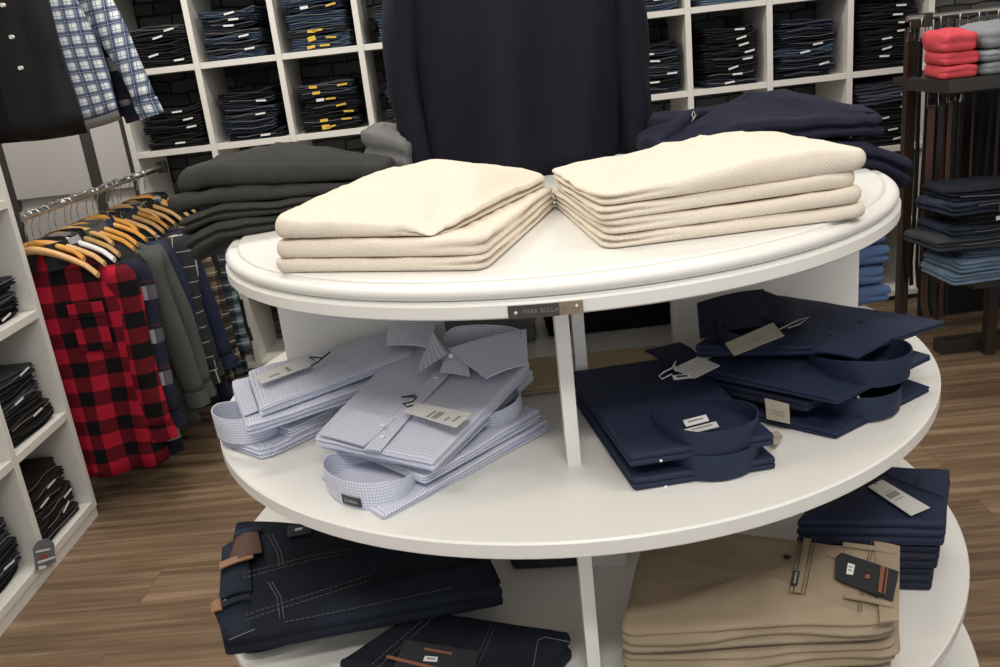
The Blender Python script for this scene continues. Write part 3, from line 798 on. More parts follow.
# placket and buttons down the front
def surfz(s): return zf + .0205 + (zb + .027 - zf - .020) * s + .004 * (1 - (2 * s - 1) ** 2)
pa, pb = (311 + (433 - 311) * .52), (437 + (462 - 437) * .52)
PT = [P(447, 368, surfz(.88) + .001), P(372, 450, surfz(.02) + .001)]
dd, nn_ = n2(PT[1], PT[0])
mb = patch([PT[1] + nn_ * .016, PT[1] - nn_ * .016, PT[0] - nn_ * .016, PT[0] + nn_ * .016], 4, 10, .0006, .0016, .003); mb.build('placket', CHECK, s4, 50)
for f in (.12, .50, .84):
    p = PT[1].lerp(PT[0], f); button(s4, p + V((0, 0, .0022 + .003 * (1 - (2 * f - 1) ** 2))), (0, -.1, 1), .0045)
# cuff laid across the front
mb = patch([P(318, 434, surfz(.05) + .003), P(363, 446, surfz(.05) + .003), P(395, 418, surfz(.28) + .005), P(352, 410, surfz(.28) + .005)], 6, 6, .001, .0022); cf = mb.build('cuff', CHECK, s4, 50)
button(cf, P(383, 425, surfz(.25) + .008), (0, -.1, 1), .004)
tz = surfz(.5) + .008
TG = [P(403, 412, tz), P(456, 428, tz), P(472, 414, tz + .002), P(417, 403, tz + .002)]
swing_tag(s4, TG, CARD, [(.42, .46, .1, .75), (.50, .60, .15, .8), (.72, .75, .2, .6), (.84, .87, .3, .9)], INKGREY)
cord(s4, [P(413, 405, tz + .003), P(407, 407, tz + .005), P(403, 404, tz + .008), P(412, 402, tz + .006), P(417, 397, tz + .006), P(402, 397, tz), P(416, 395, tz)], BLACKP, .0013)

# --- left pile of blue check shirts
GL = 'blue check shirts in the left pile'
A0, A1 = P(264, 463, MID), P(396, 400, MID)
d, n = n2(A0, A1); L = .36
def fl(s, t, z): return A0 + d * s + n * t + V((0, 0, z))
w = .19
labs = ['lowest blue check shirt of the left pile, lying on the white shelf', 'second blue check shirt from the bottom of the left pile, round collar overhanging left',
        'third blue check shirt from the bottom of the left pile', 'top blue check shirt of the left pile with slanting price tag']
x1 = thing('dress_shirt', labs[0], 'shirt', fl(.18, .1, 0), GL)
folded([fl(.0, w - .03, .0006), fl(.0, .0, .0006), fl(L, .0, .0006), fl(L, w + .03, .0006)], .022, .22, .5, 0, .0025, 8, 81, SH3).build('body', CHECK, x1, 'full')
x2 = thing('dress_shirt', labs[1], 'shirt', fl(.18, .1, .023), GL)
folded([fl(.06, w - .02, .023), fl(.06, -.004, .023), fl(L + .02, .0, .023), fl(L + .02, w + .03, .023)], [.018, .018, .026, .026], .06, .5, 0, .002, 8, 82, SH3).build('body', CHECK, x2, 'full')
collar_ring(x2, CHECK, fl(.055, .10, .0235), -d, .068, .080, .050, .5, .04)
def topq(pts, z, th):
    q = [P(px, py, zz) for (px, py), zz in zip(pts, z)]
    for p, t_ in zip(q, th): p.z -= t_
    return q
x3 = thing('dress_shirt', labs[2], 'shirt', fl(.2, .1, .05), GL)
th = [.020, .020, .024, .024]
folded(topq([(246, 427), (412, 372), (432, 335), (230, 380)], [MID + .076, MID + .082, MID + .088, MID + .080], th), th, .06, .5, 0, .0035, 8, 83, SH3).build('body', CHECK, x3, 'full')
collar_ring(x3, CHECK, fl(L - .03, .11, .066), d, .060, .075, .035, .5, .04)
x4 = thing('dress_shirt', labs[3], 'shirt', fl(.2, .1, .07), GL)
th = [.020, .020, .024, .024]
folded(topq([(258, 408), (412, 352), (440, 318), (248, 370)], [MID + .098, MID + .110, MID + .120, MID + .106], th), th, .06, .5, .004, .0035, 8, 84, SH2).build('body', CHECK, x4, 'full')
zt = MID + .108
patch([P(388, 322, MID + .150), P(436, 322, MID + .150), P(432, 348, MID + .128), P(386, 345, MID + .125)], 8, 5, .006, .003).build('collar_leaf', CHECK, x4, 50)
swing_tag(x4, [P(262, 384, zt + .012), P(312, 366, zt + .012), P(300, 359, zt + .016), P(255, 377, zt + .016)], CARD, [(.2, .4, .3, .45), (.55, .62, .2, .8)], INKGREY)
cord(x4, [P(311, 366, zt + .017), P(318, 362, zt + .014), P(330, 352, zt + .014), P(322, 358, zt + .018), P(309, 357, zt + .014), P(314, 360, zt + .02)], BLACKP, .0016)
patch([P(232, 384, MID + .0835), P(244, 416, MID + .0815), P(258, 410, MID + .084), P(247, 378, MID + .087)], 5, 4, .001, .0018).build('cuff', CHECK, x3, 50)

# --- navy shirts, centre of the middle tier
GNV = 'navy shirts in the centre pile'
c = [P(634, 493, MID), P(778, 470, MID), V((0, 0, 0)), V((0, 0, 0))]
d, n = n2(c[0], P(572, 402, MID)); L = .36
c[3] = c[0] + d * L; c[2] = c[1] + d * L
def fcn(u, v, z): p = bil(c, u, v); p.z = MID + z; return p
def navy(lab, z, ring, lean=.10, th=.028, seed=0, shift=0.0, grp=GNV, rh=.043):
    t = thing('dress_shirt', lab, 'shirt', fcn(0, 0, z), grp)
    q = [fcn(-1 + shift, -.99, z), fcn(1 + shift, -.99, z), fcn(1 + shift, 1, z), fcn(-1 + shift, 1, z)]
    q[0].z += .0005; q[1].z += .0005
    folded(q, [.020, .018, th, th], .05, .4, 0, .0022, 8, seed, SH2).build('body', NAVYCOT, t, 'full')
    cen = fcn(.22 + shift, -.52, z + .003)
    collar_ring(t, NAVYCOT, cen, -d + V((.25, 0, 0)), .098, .088, rh, .40, lean, taper=.45)
    return t, cen
t1, cen1 = navy('lower navy shirt of the centre pile, standing collar facing the front', .0006, None, seed=91)
t2, cen2 = navy('upper navy shirt of the centre pile, open round collar with white labels inside', .040, None, seed=92, shift=-.02)
for pts, nm_, m_ in (([P(683, 421, MID + .076), P(706, 415, MID + .076), P(709, 421, MID + .075), P(686, 427, MID + .075)], 'size_label', STICKER),
                 ([P(684, 430, MID + .076), P(716, 422, MID + .076), P(719, 427, MID + .077), P(690, 434, MID + .077)], 'neck_label', CARD)):
    swing_tag(t2, pts, m_, [(.15, .8, .35, .6)], INKGREY, nm_)
tz = MID + .094
swing_tag(t2, [P(673, 369, tz), P(698, 357, tz), P(720, 366, tz), P(694, 379, tz - .004)], CARD, [(.3, .75, .45, .55), (.3, .6, .62, .68)], INKGREY)
swing_tag(t2, [P(672, 376, tz + .003), P(690, 374, tz + .003), P(692, 378, tz + .002), P(674, 380, tz + .002)], STICKER, [(.2, .8, .3, .7)], INK, 'price_label')
cord(t2, [P(676, 371, tz + .004), P(674, 364, tz + .008), P(676, 361, tz + .006), P(672, 368, tz + .004), P(664, 372, tz), P(659, 376, tz - .003), P(662, 379, tz - .003), P(672, 374, tz)], STICKER, .0011)
patch([P(645, 350, MID + .096), P(668, 365, MID + .085), P(700, 356, MID + .085), P(680, 342, MID + .096)], 6, 5, .003, .004).build('cuff', NAVYCOT2, t2, 50)
for px, py, z, tt_ in ((661, 461, .052, t2), (666, 487, .014, t1)):
    button(tt_, P(px, py, MID + z), (0, -.3, 1), .0022)
swing_tag(t1, [P(757, 436, MID + .012), P(778, 431, MID + .012), P(783, 437, MID + .012), P(776, 446, MID + .012)], CARDTAN, [(.2, .7, .4, .6)], INKGREY)

# --- navy shirts, right of the middle tier
GR = 'navy shirts in the right pile'
c = [P(694, 408, MID), P(836, 440, MID), P(930, 392, MID), P(800, 352, MID)]
def fcr(u, v, z): p = bil(c, u, v); p.z = MID + z; return p
AX = (c[1] + c[2] - c[0] - c[3]); AX.z = 0; AX.normalize()
def qr(z, x0=-1, x1=1, y0=-1, y1=1): return [fcr(x0, y0, z), fcr(x1, y0, z), fcr(x1, y1, z), fcr(x0, y1, z)]
r1 = thing('dress_shirt', 'lowest navy shirt of the right pile, round collar facing right near shelf edge', 'shirt', fcr(0, 0, 0), GR)
folded(qr(.0006), [.026, .010, .010, .026], .03, .4, 0, .0025, 8, 101, SH2).build('body', NAVYCOT, r1, 'full')
collar_ring(r1, NAVYCOT, fcr(.50, -.02, .006), AX, .085, .078, .042, .55, .06)
r2 = thing('dress_shirt', 'second navy shirt from the bottom of the right pile, hem flap to the right', 'shirt', fcr(0, 0, .035), GR)
folded(qr(.0365, -1.02, .62, -1.0, .98), [.022, .016, .016, .022], .03, .4, 0, .0025, 8, 102, SH2).build('body', NAVYCOT2, r2, 'full')
button(r2, P(858, 397, MID + .050), (.1, -.3, 1), .0022)
r3 = thing('dress_shirt', 'third navy shirt from the bottom of the right pile, round collar facing right', 'shirt', fcr(0, 0, .06), GR)
folded(qr(.060, -1, 1.0, -.98, 1), [.022, .008, .008, .022], .03, .4, 0, .0025, 8, 103, SH2).build('body', NAVYCOT, r3, 'full')
collar_ring(r3, NAVYCOT, fcr(.56, .06, .064), AX, .085, .080, .046, .55, .06)
r4 = thing('dress_shirt', 'top navy shirt of the right pile, collar at the back left with buff price tag', 'shirt', fcr(0, 0, .09), GR)
zt = MID + .098
q4 = [P(694, 354, zt - .006), P(866, 352, zt), P(946, 322, zt + .004), P(772, 302, zt + .004)]
folded(zoff(q4, [zt - .014, zt - .004, zt - .002, zt - .004]), [.026, .012, .010, .026], .03, .4, .004, .0035, 8, 104, SH2).build('body', NAVYCOT, r4, 'full')
zc = MID + .122
collar_ring(r4, NAVYCOT2, P(752, 334, zc) - V((0, 0, .012)), (-.75, .5), .056, .068, .034, .5, .06)
patch([P(697, 303, zc + .034), P(764, 289, zc + .038), P(772, 325, zc + .004), P(700, 338, zc + .0)], 8, 6, .006, .003).build('collar_leaf', NAVYCOT2, r4, 50)
patch([P(762, 290, zc + .038), P(806, 311, zc + .002), P(800, 326, zc + .000), P(768, 324, zc + .004)], 8, 6, .004, .003).build('collar_leaf', NAVYCOT2, r4, 50)
tz = zc + .010
tg = swing_tag(r4, [P(734, 356, tz + .004), P(784, 336, tz + .006), P(773, 323, tz + .012), P(725, 344, tz + .010)], CARDTAN, [(.35, .75, .42, .52)], INKGREY)
cord(r4, [P(778, 330, tz + .014), P(786, 326, tz + .016), P(796, 321, tz + .014), P(809, 317, tz + .010), P(800, 324, tz + .010), P(788, 328, tz + .014)], INKGREY, .0012)
for px, py in ((830, 334), (845, 335), (861, 321)): button(r4, P(px, py, zt + .016), (0, 0, 1), .004, BTNDARK)
# placket lines: folded sleeve with cuff on top
patch([P(812, 350, zt + .016), P(858, 358, zt + .008), P(890, 340, zt + .012), P(845, 332, zt + .018)], 6, 5, .002, .003).build('cuff', NAVYCOT, r4, 50)
swing_tag(r1, [P(765, 398, MID + .050), P(789, 404, MID + .050), P(790, 424, MID + .020), P(767, 419, MID + .020)], CARDTAN, [(.25, .8, .45, .52), (.25, .8, .6, .66)], INKGREY)

# --- back half of the middle tier, seen through the opening and beside the panel
GB = 'dusty blue trousers in the pile behind the right panel'
c = [V((.60, 1.86, MID)), V((.905, 1.88, MID)), V((.87, 2.09, MID)), V((.60, 2.09, MID))]
for i, lab in enumerate(('lowest dusty blue folded trousers behind the white panel', 'second dusty blue folded trousers behind the white panel',
                         'third dusty blue folded trousers behind the white panel', 'topmost dusty blue folded trousers behind the white panel')):
    q = [p + V((random.uniform(-.01, .01), random.uniform(-.006, .006), .0006 + i * .046)) for p in c]
    put('folded_trousers', lab, 'trousers', GB, folded(q, [.045, .040, .040, .045], .16, .55, .006, .008, 9, 111 + i, [(side('r'), .45, .010, .1)]), SKY)
put('folded_trousers', 'sand coloured trousers folded flat behind the posts between white and navy shirts', 'trousers', None,
    folded([V((.02, 1.555, MID + .0006)), V((.335, 1.56, MID + .0006)), V((.335, 1.725, MID + .0006)), V((-.02, 1.725, MID + .0006))], .018, .15, .5, .006, .003, 9, 121, [(side('f'), .5, .006, .1)]), KHAKI2)
put('folded_trousers', 'grey trousers folded behind the sand coloured pair, left of the post', 'trousers', None,
    folded([V((-.13, 1.88, MID + .0006)), V((.085, 1.88, MID + .0006)), V((.085, 2.03, MID + .0006)), V((-.13, 2.03, MID + .0006))], .075, .15, .5, .004, .003, 9, 122, [(side('f'), .5, .006, .1)]), GREYSW)
for i in range(3):
    t = thing('folded_jeans', ('lowest black jeans of the pile seen through the panel gap', 'middle black jeans of the pile seen through the panel gap', 'top black jeans with pale tags seen through the panel gap')[i], 'jeans', (.28, 2.0, MID + i * .05), 'black jeans seen through the panel gap')
    folded([V((.11, 1.89, MID + .0006 + i * .05)), V((.46, 1.89, MID + .0006 + i * .05)), V((.46, 2.13, MID + .0006 + i * .05)), V((.11, 2.14, MID + .0006 + i * .05))], .048, .1, .5, 0, .004, 9, 131 + i, [(side('f', 'l'), .5, .012, .1)]).build('body', DENIMK, t, 'full')
    if i:
        for x in (.17, .25)[:i + 1]:
            p = V((x + .05 * i, 1.888, MID + .022 + i * .05)); mb = MB(); mb.box(p, (.03, .003, .010), Matrix.Rotation(.25, 3, 'Y')); mb.build('size_tag', CARD, t, False)

# ------------------------------------------------------------------ lowest tier
def stitch(par, pts, mat=STITCH, r=.00045, dash=.006, gap=.003, name='stitching'):
    """a row of separate thread dashes, one mesh."""
    pts = [V(p) for p in pts]; mb = MB(); on = True; acc = 0
    seg = []
    for a, b in zip(pts, pts[1:]):
        l = (b - a).length; s = 0
        while s < l:
            e = min(l, s + (dash if on else gap))
            if on: mb.tube([a + (b - a) * (s / l), a + (b - a) * (e / l)], r, 5)
            s = e; on = not on
    return mb.build(name, mat, par, False)
def seam(par, pts, mat, r=.0012, name='seam'):
    mb = MB(); mb.tube(pts, r, 6); return mb.build(name, mat, par)
GJ = 'dark indigo jeans on the lowest tier'
# lowest pair, rolled edge towards the front
j0 = thing('folded_jeans', 'lowest dark indigo jeans on the left of the lowest tier, rolled edge showing', 'jeans', P(350, 620, LOW), GJ)
c = [P(243, 660, LOW), P(500, 590, LOW), P(470, 560, LOW), P(222, 590, LOW)]
folded(zoff(c, LOW + .0006), [.028, .030, .03, .028], .16, .5, .002, .003, 8, 141, [(side('f', 'l'), .5, .010, .1)]).build('body', DENIMD, j0, 'full')
def jean_top(pts, z, th, lab, seed, loc):
    t = thing('folded_jeans', lab, 'jeans', loc, GJ)
    q = [P(px, py, zz) for (px, py), zz in zip(pts, z)]
    for p, tt_ in zip(q, th): p.z -= tt_
    folded(q, th, .10, .5, .010, .006, 9, seed, [(side('f', 'l'), .5, .008, .12)]).build('body', DENIMD, t, 'full')
    return t, [bil(q, 0, 0)], q
ZA = LOW + .100
ja, _, qa = jean_top([(222, 606), (500, 580), (478, 529), (236, 519)], [ZA - .02, ZA - .03, ZA - .01, ZA + .008], [.040, .038, .044, .046],
                     'dark indigo jeans on the lowest tier, upper of the left pair, brown waist patch', 142, P(330, 570, ZA - .04))
zf = ZA + .005
# waistband end, patch, loops
mb = patch([P(219, 600, ZA - .012), P(252, 590, ZA - .010), P(246, 538, ZA + .008), P(222, 548, ZA + .006)], 6, 8, .006, .006); wb = mb.build('waistband', DENIMN, ja, 50)
mb = patch([P(228, 563, ZA + .012), P(262, 552, ZA + .012), P(258, 531, ZA + .014), P(236, 537, ZA + .014)], 6, 5, .004, .003); mb.build('waist_patch', LEATHER, ja, 50)
mb = patch([P(219, 569, ZA + .012), P(253, 557, ZA + .013), P(253, 552, ZA + .014), P(220, 562, ZA + .013)], 4, 3, .002, .003); mb.build('belt_loop', LEATHER2, ja, 50)
mb = patch([P(234, 536, ZA + .016), P(262, 530, ZA + .016), P(261, 526, ZA + .016), P(236, 531, ZA + .016)], 4, 3, .002, .003); mb.build('belt_loop', DENIMN, ja, 50)
stitch(ja, [P(243, 578, ZA + .004), P(310, 560, ZA + .002), P(350, 553, ZA + .001)]); stitch(ja, [P(243, 573, ZA + .006), P(310, 556, ZA + .004), P(350, 549, ZA + .003)])
seam(ja, [P(268, 535, ZA + .008), P(277, 552, ZA + .006), P(280, 566, ZA + .003)], STITCH, .0006)
seam(ja, [P(272, 534, ZA + .008), P(281, 552, ZA + .006), P(284, 566, ZA + .003)], STITCH, .0006)
lb = swing_tag(ja, [P(287, 538, ZA + .012), P(312, 533, ZA + .012), P(306, 523, ZA + .014), P(288, 526, ZA + .014)], CARDDARK, [(.3, .6, .4, .6)], STICKER)
jb, _, qb = jean_top([(222, 640), (502, 590), (490, 560), (214, 604)], [ZA + .006, ZA - .006, ZA + .008, ZA + .026], [.036, .034, .038, .042],
                     'dark indigo jeans at the front left of the lowest tier, stitched waistband overhanging the edge', 143, P(330, 600, ZA - .02))
zb = ZA + .026
mb = patch([P(226, 642, ZA - .002), P(252, 632, ZA + .004), P(246, 596, zb + .004), P(212, 607, zb + .002)], 6, 8, .006, .006); mb.build('waistband', DENIMN, jb, 50)
mb = patch([P(211, 613, zb + .006), P(222, 609, zb + .007), P(220, 598, zb + .007), P(211, 603, zb + .006)], 4, 4, .002, .003); mb.build('waist_patch', LEATHER2, jb, 50)
mb = patch([P(222, 607, zb + .010), P(250, 597, zb + .010), P(249, 593, zb + .011), P(221, 602, zb + .010)], 4, 3, .002, .003); mb.build('belt_loop', DENIMN, jb, 50)
for dy in (0, 5):
    stitch(jb, [P(245, 615 + dy, zb + .003), P(285, 602 + dy, zb + .003), P(370, 575 + dy, zb + .001)])
stitch(jb, [P(285, 622, ZA + .013), P(360, 607, ZA + .012), P(450, 588, ZA + .008)])
for dx in (0, 4): seam(jb, [P(268 + dx, 582, zb + .004), P(277 + dx, 597, zb + .004), P(280 + dx, 618, zb - .008)], STITCH, .0006)
seam(jb, [P(229, 640, ZA + .004), P(255, 629, ZA + .012)], STITCH, .0009)
# pair in front, back pocket up
jc = thing('folded_jeans', 'dark indigo jeans at the front of the lowest tier, copper striped label on pocket', 'jeans', P(470, 650, LOW), GJ)
zc = LOW + .060
T = [P(352, 670, zc), P(530, 700, zc), P(572, 630, zc), P(418, 606, zc)]
folded(zoff([P(340, 690, LOW), P(525, 720, LOW), T[2], T[3]], LOW + .0006), [.06, .06, .058, .058], .10, .5, .004, .002, 9, 151, [(ALL, .5, .009, .1)]).build('body', DENIMD, jc, 'full')
zc += .0045
stitch(jc, [P(432, 612, zc), P(372, 664, zc)]); stitch(jc, [P(437, 614, zc), P(378, 667, zc)])
stitch(jc, [P(497, 622, zc), P(472, 680, zc)]); stitch(jc, [P(493, 621, zc), P(467, 680, zc)])
seam(jc, [P(533, 668, zc), P(538, 640, zc), P(545, 637, zc), P(570, 642, zc - .001)], STITCH, .0007)
lc = swing_tag(jc, [P(385, 690, zc + .004), P(470, 710, zc + .004), P(478, 652, zc + .005), P(405, 640, zc + .005)], CARDDARK)
for nm_, mt_, pp in (('foil_stripe', COPPER, [(386, 658), (440, 671), (440, 668), (387, 655)]), ('price_sticker', STICKER, [(423, 661), (437, 662), (438, 657), (425, 656)])):
    swing_tag(lc, [P(a, b, zc + .0066) for a, b in pp], mt_, [(.2, .8, .35, .65)] if nm_ == 'price_sticker' else (), INKGREY, nm_, .0004)
swing_tag(lc, [P(a, b, zc + .0066) for a, b in [(424, 650), (452, 655), (452, 652.5), (424, 647.5)]], COPPER, (), INK, 'printed_text', .0003)

# khaki trousers, right
GK = 'khaki trousers on the lowest tier'
klab = ['lowest khaki trousers of the pile of three on the lowest tier', 'middle khaki trousers of the pile of three on the lowest tier',
        'top khaki trousers of the pile, back pocket and dark striped label on the waistband']
zt = LOW + .148
T = [P(612, 634, zt), P(897, 618, zt - .004), P(898, 546, zt + .004), P(645, 520, zt)]
khs = []
for i, (z0, th) in enumerate(((.0006, [.046, .046, .040, .044]), (.048, [.048, .044, .044, .046]), (.097, [.050, .044, .050, .050]))):
    q = ins(T, 1.0 - .004 * (2 - i), (.012, .008, 0)[i], (.01, .0, 0)[i])
    q = [V((p.x, p.y, LOW + z0 + (.002 if i else 0))) for p in q]
    t = thing('folded_trousers', klab[i], 'trousers', bil(q, 0, 0), GK)
    folded(q, th, .19, .5, .003 if i == 2 else 0, .0045, 9, 161 + i, [(ALL, .36, .008, .09), (side('f', 'r'), .70, .007, .08)],
           outfn=lambda u, v, h, i=i: .008 * math.sin(5 * u + 2 * i) * (1 - abs(2 * h - 1))).build('body', KHAKI, t, 'full')
    khs.append((t, q, th))
t = khs[2][0]; zs_ = LOW + .1505
def K(px, py, dz=.0): return P(px, py, zs_ - .0005 + dz * .45)
mb = patch([K(880, 622, .0), K(899, 620, -.002), K(900, 546, .002), K(874, 541, .004)], 4, 8, .001, .003); wb = mb.build('waistband', KHAKI, t, 50)
for dx in (0, 3):
    seam(t, [K(872 + dx, 542, .007), K(862 + dx, 580, .007), K(858 + dx, 612, .005)], STITCHK, .0006)
for a, b in (((843, 543), (897, 551)), ((845, 594), (893, 604))):
    mb = patch([K(a[0], a[1] + 3, .008), K(b[0], b[1] + 3, .008), K(b[0], b[1] - 1, .009), K(a[0], a[1] - 1, .009)], 5, 3, .0015, .0025); mb.build('belt_loop', KHAKI, t, 50)
# back pocket: welt, seams, button, small dark label
for pts in ([(800, 536), (789, 592)], [(804, 537), (793, 593)], [(812, 538), (801, 594)], [(816, 538), (805, 594)], [(789, 592), (805, 594)], [(826, 556), (842, 560), (862, 566)]):
    seam(t, [K(a, b, .0075) for a, b in pts], STITCHK, .0007)
patch([K(794, 592, .0065), K(801, 593, .0065), K(811, 539, .007), K(804, 538, .007)], 2, 6, .0008, .002).build('pocket_welt', KHAKI, t, 50)
button(t, K(787, 557, .008), (0, 0, 1), .0062, BTNDARK)
swing_tag(t, [K(791, 585, .009), K(797, 586, .009), K(800, 572, .009), K(794, 571, .009)], CARDDARK, [(.3, .7, .1, .9)], INKGREY, 'pocket_label')
tg = swing_tag(t, [K(835, 578, .0115), K(844, 583, .0115), K(893, 601, .0115), K(899, 572, .013), K(842, 553, .013), K(836, 557, .013)], CARDDARK)
for nm_, mt_, pp in (('foil_stripe', COPPER, [(878, 592), (881.5, 593.5), (885, 567), (881, 565.5)]), ('foil_stripe', COPPER, [(883.5, 594), (885, 594.6), (888.5, 568.4), (887, 568)]),
                     ('price_sticker', STICKER, [(846, 574), (853, 575), (855, 565), (848, 563)])):
    swing_tag(tg, [K(a, b, .020) for a, b in pp], mt_, [(.2, .8, .3, .4), (.2, .8, .6, .7)] if nm_ == 'price_sticker' else (), INKGREY, nm_, .0004)
swing_tag(tg, [K(a, b, .020) for a, b in [(865, 578), (869, 579), (870, 575), (866, 574)]], COPPER, (), INK, 'printed_text', .0003)
swing_tag(tg, [K(a, b, .020) for a, b in [(865, 572), (868.5, 573), (869.5, 569), (866, 568)]], BRASSP, (), INK, 'printed_text', .0003)

# navy shirts on the right of the lowest tier
GNL = 'navy shirts on the lowest tier'
ql = [P(795, 520, LOW + .150), P(946, 522, LOW + .150), P(951, 468, LOW + .150), P(845, 462, LOW + .150)]
qb_ = [V((p.x, p.y, 0)) for p in ql]
lab = ['lowest navy shirt beside the khaki trousers on the lowest tier', 'middle navy shirt beside the khaki trousers on the lowest tier', 'top navy shirt beside the khaki trousers, white price tag lying on it']
for i, (z0, th, k, sx) in enumerate(((.0006, .046, .93, -.06), (.048, .048, .96, -.03), (.098, .050, 1.0, 0))):
    q = ins(qb_, k, sx, 0); q = [V((p.x, p.y, LOW + z0)) for p in q]
    t = thing('dress_shirt', lab[i], 'shirt', bil(q, 0, 0), GNL)
    folded(q, th, .06, .42, .003 if i == 2 else 0, .003, 8, 171 + i, [(ALL, .35, .008, .08), (ALL, .7, .007, .08)]).build('body', NAVYCOT if i == 2 else NAVYCOT2, t, 'full')
    if i == 2:
        zt = LOW + .150
        TGp = [P(868, 487, zt + .008), P(911, 516, zt + .006), P(930, 508, zt + .006), P(882, 480, zt + .008)]
        swing_tag(t, TGp, CARD, [(.30, .32, .2, .8), (.36, .50, .15, .85), (.56, .58, .2, .8)], INKGREY)
        cord(t, [P(876, 484, zt + .010), P(872, 481, zt + .008), P(878, 480, zt + .012), P(886, 478, zt + .006)], BLACKP, .0012)
        button(t, P(918, 481, zt + .0055), (0, 0, 1), .0045, BTNDARK)
        seam(t, [P(885, 474, zt + .004), P(915, 487, zt + .005), P(944, 497, zt + .003)], NAVYCOT2, .0014)
    if i == 1: button(t, P(922, 557, LOW + .075), (0, -1, .2), .0035, BTNDARK)
put('folded_jeans', 'grey folded jeans far back on the lowest tier behind the post', 'jeans', None,
    folded([V((-.03, 1.53, LOW + .0006)), V((.118, 1.515, LOW + .0006)), V((.118, 1.70, LOW + .0006)), V((-.05, 1.70, LOW + .0006))], .05, .15, .5, .004, .003, 9, 181, [(side('f', 'r'), .5, .012, .1)]), DENIMG)

# ------------------------------------------------------------------ cube shelving
def cube_unit(label, name, xs, zs_, y0, y1, th=.026, loc=None, axis='x'):
    """open cube shelving; xs = uprights, zs = boards. Faces -y (axis x) or +x (axis y)."""
    t = thing(name, label, 'shelving', loc)
    def bx(a0, a1, d0, d1, z0, z1, nm_):
        mb = MB()
        if axis == 'x': mb.box(((a0 + a1) / 2, (d0 + d1) / 2, (z0 + z1) / 2), (a1 - a0, d1 - d0, z1 - z0))
        else: mb.box(((d0 + d1) / 2, (a0 + a1) / 2, (z0 + z1) / 2), (d1 - d0, a1 - a0, z1 - z0))
        mb.build(nm_, LAM2, t, False, .0012)
    for x in xs: bx(x - th / 2, x + th / 2, y0, y1, zs_[0] - th / 2, zs_[-1] + th / 2, 'upright')
    for z in zs_:
        for a, b in zip(xs, xs[1:]): bx(a + th / 2 + .0005, b - th / 2 - .0005, y0 + .001, y1, z - th / 2, z + th / 2, 'shelf')
    return t
RX = [-1.553 + .3617 * k for k in range(11)]
RZ = [.038, .39, .742, 1.092, 1.444, 1.796, 2.15]
cube_unit('tall white open cube shelving full of folded jeans along the back wall', 'cube_shelving', RX, RZ, 4.0, 4.37, .026, (.25, 4.18, 0.025))

# folded jeans prototypes (shared meshes), facing -y, origin at the base of the front edge
def jeans_mesh(seed, w, dpt, th, curl):
    rnd = random.Random(seed)
    q = [V((-w / 2, 0, 0)), V((w / 2, 0, 0)), V((w / 2, dpt, 0)), V((-w / 2, dpt, 0))]
    ph = rnd.uniform(0, 6)
    g = [(side('f', 'l', 'r'), rnd.uniform(.3, .4), .014, .10), (side('f', 'r'), rnd.uniform(.62, .72), .012, .09)]
    return folded(q, th, .12, .5, .002, .007, 10, seed, g, ns=10, ncor=3, M_=7, rings=(.9, .6, .2),
                  topfn=lambda u, v: curl * max(0, u) ** 2 + .004 * math.sin(3 * u + ph) ,
                  botfn=lambda u, v: (curl * max(0, u) ** 2 + .004 * math.sin(3 * u + ph)) * .85)
PROTO = {}
JMATS = {'black': DENIMK, 'navy': DENIMN, 'mid blue': DENIMB, 'light blue': DENIML, 'dark grey': DENIMG, 'brown black': BROWNB, 'mauve grey': PURPLEG, 'indigo': DENIMD}
meshcache = {}
def jean(label, matname, w, dpt, th, variant, loc, rz, group, tags=(), par=None, edge=True):
    key = (matname, round(w, 3), round(dpt, 3), round(th, 4), variant)
    t = thing('folded_jeans', label, 'jeans', loc, group, world=False); t.rotation_euler = (0, 0, rz)
    if key not in meshcache:
        b = jeans_mesh(variant * 7 + 3, w, dpt, th, (.004, .016, -.006, .008)[variant % 4]).build('body', JMATS[matname], t, 'full')
        e = None
        mb = MB(); rr = random.Random(variant)
        x0, x1 = -w * rr.uniform(.30, .46), w * rr.uniform(.25, .46); zz_ = th * rr.uniform(.5, .85)
        mb.tube([V((x0 + (x1 - x0) * k / 8, -.0012 - .001 * math.sin(k), zz_ + .003 * math.sin(k * .9 + variant))) for k in range(9)], .0014, 5)
        e = mb.build('hem_edge', STITCH if matname != 'black' else JMATS['dark grey'], t)
        meshcache[key] = (b.data, e.data)
    else:
        for nm_, d in zip(('body', 'hem_edge'), meshcache[key]):
            o = bpy.data.objects.new(nm_, d); COL.objects.link(o); o.parent = t
    for (x, zf_, wt, ht, mt) in tags:
        mb = MB(); mb.box((x, -.003, th * zf_), (wt, .0016, ht), Matrix.Rotation(random.uniform(-.22, .1), 3, 'Y')); mb.build('size_tag', mt, t, False)
    return t
ORD = ['bottom', 'second from bottom', 'third from bottom', 'fourth from bottom', 'fifth from bottom', 'sixth from bottom', 'seventh from bottom', 'eighth from bottom', 'ninth from bottom']
ORDT = {1: 'top', 2: 'second from top'}
CELLNAME = {0: 'leftmost cubby', 1: 'second cubby from the left', 2: 'third cubby from the left', 3: 'cubby left of the pullover', 6: 'cubby right of the pullover',
            7: 'second cubby right of the pullover', 8: 'third cubby right of the pullover', 9: 'rightmost cubby'}
WT = (.045, .0075)
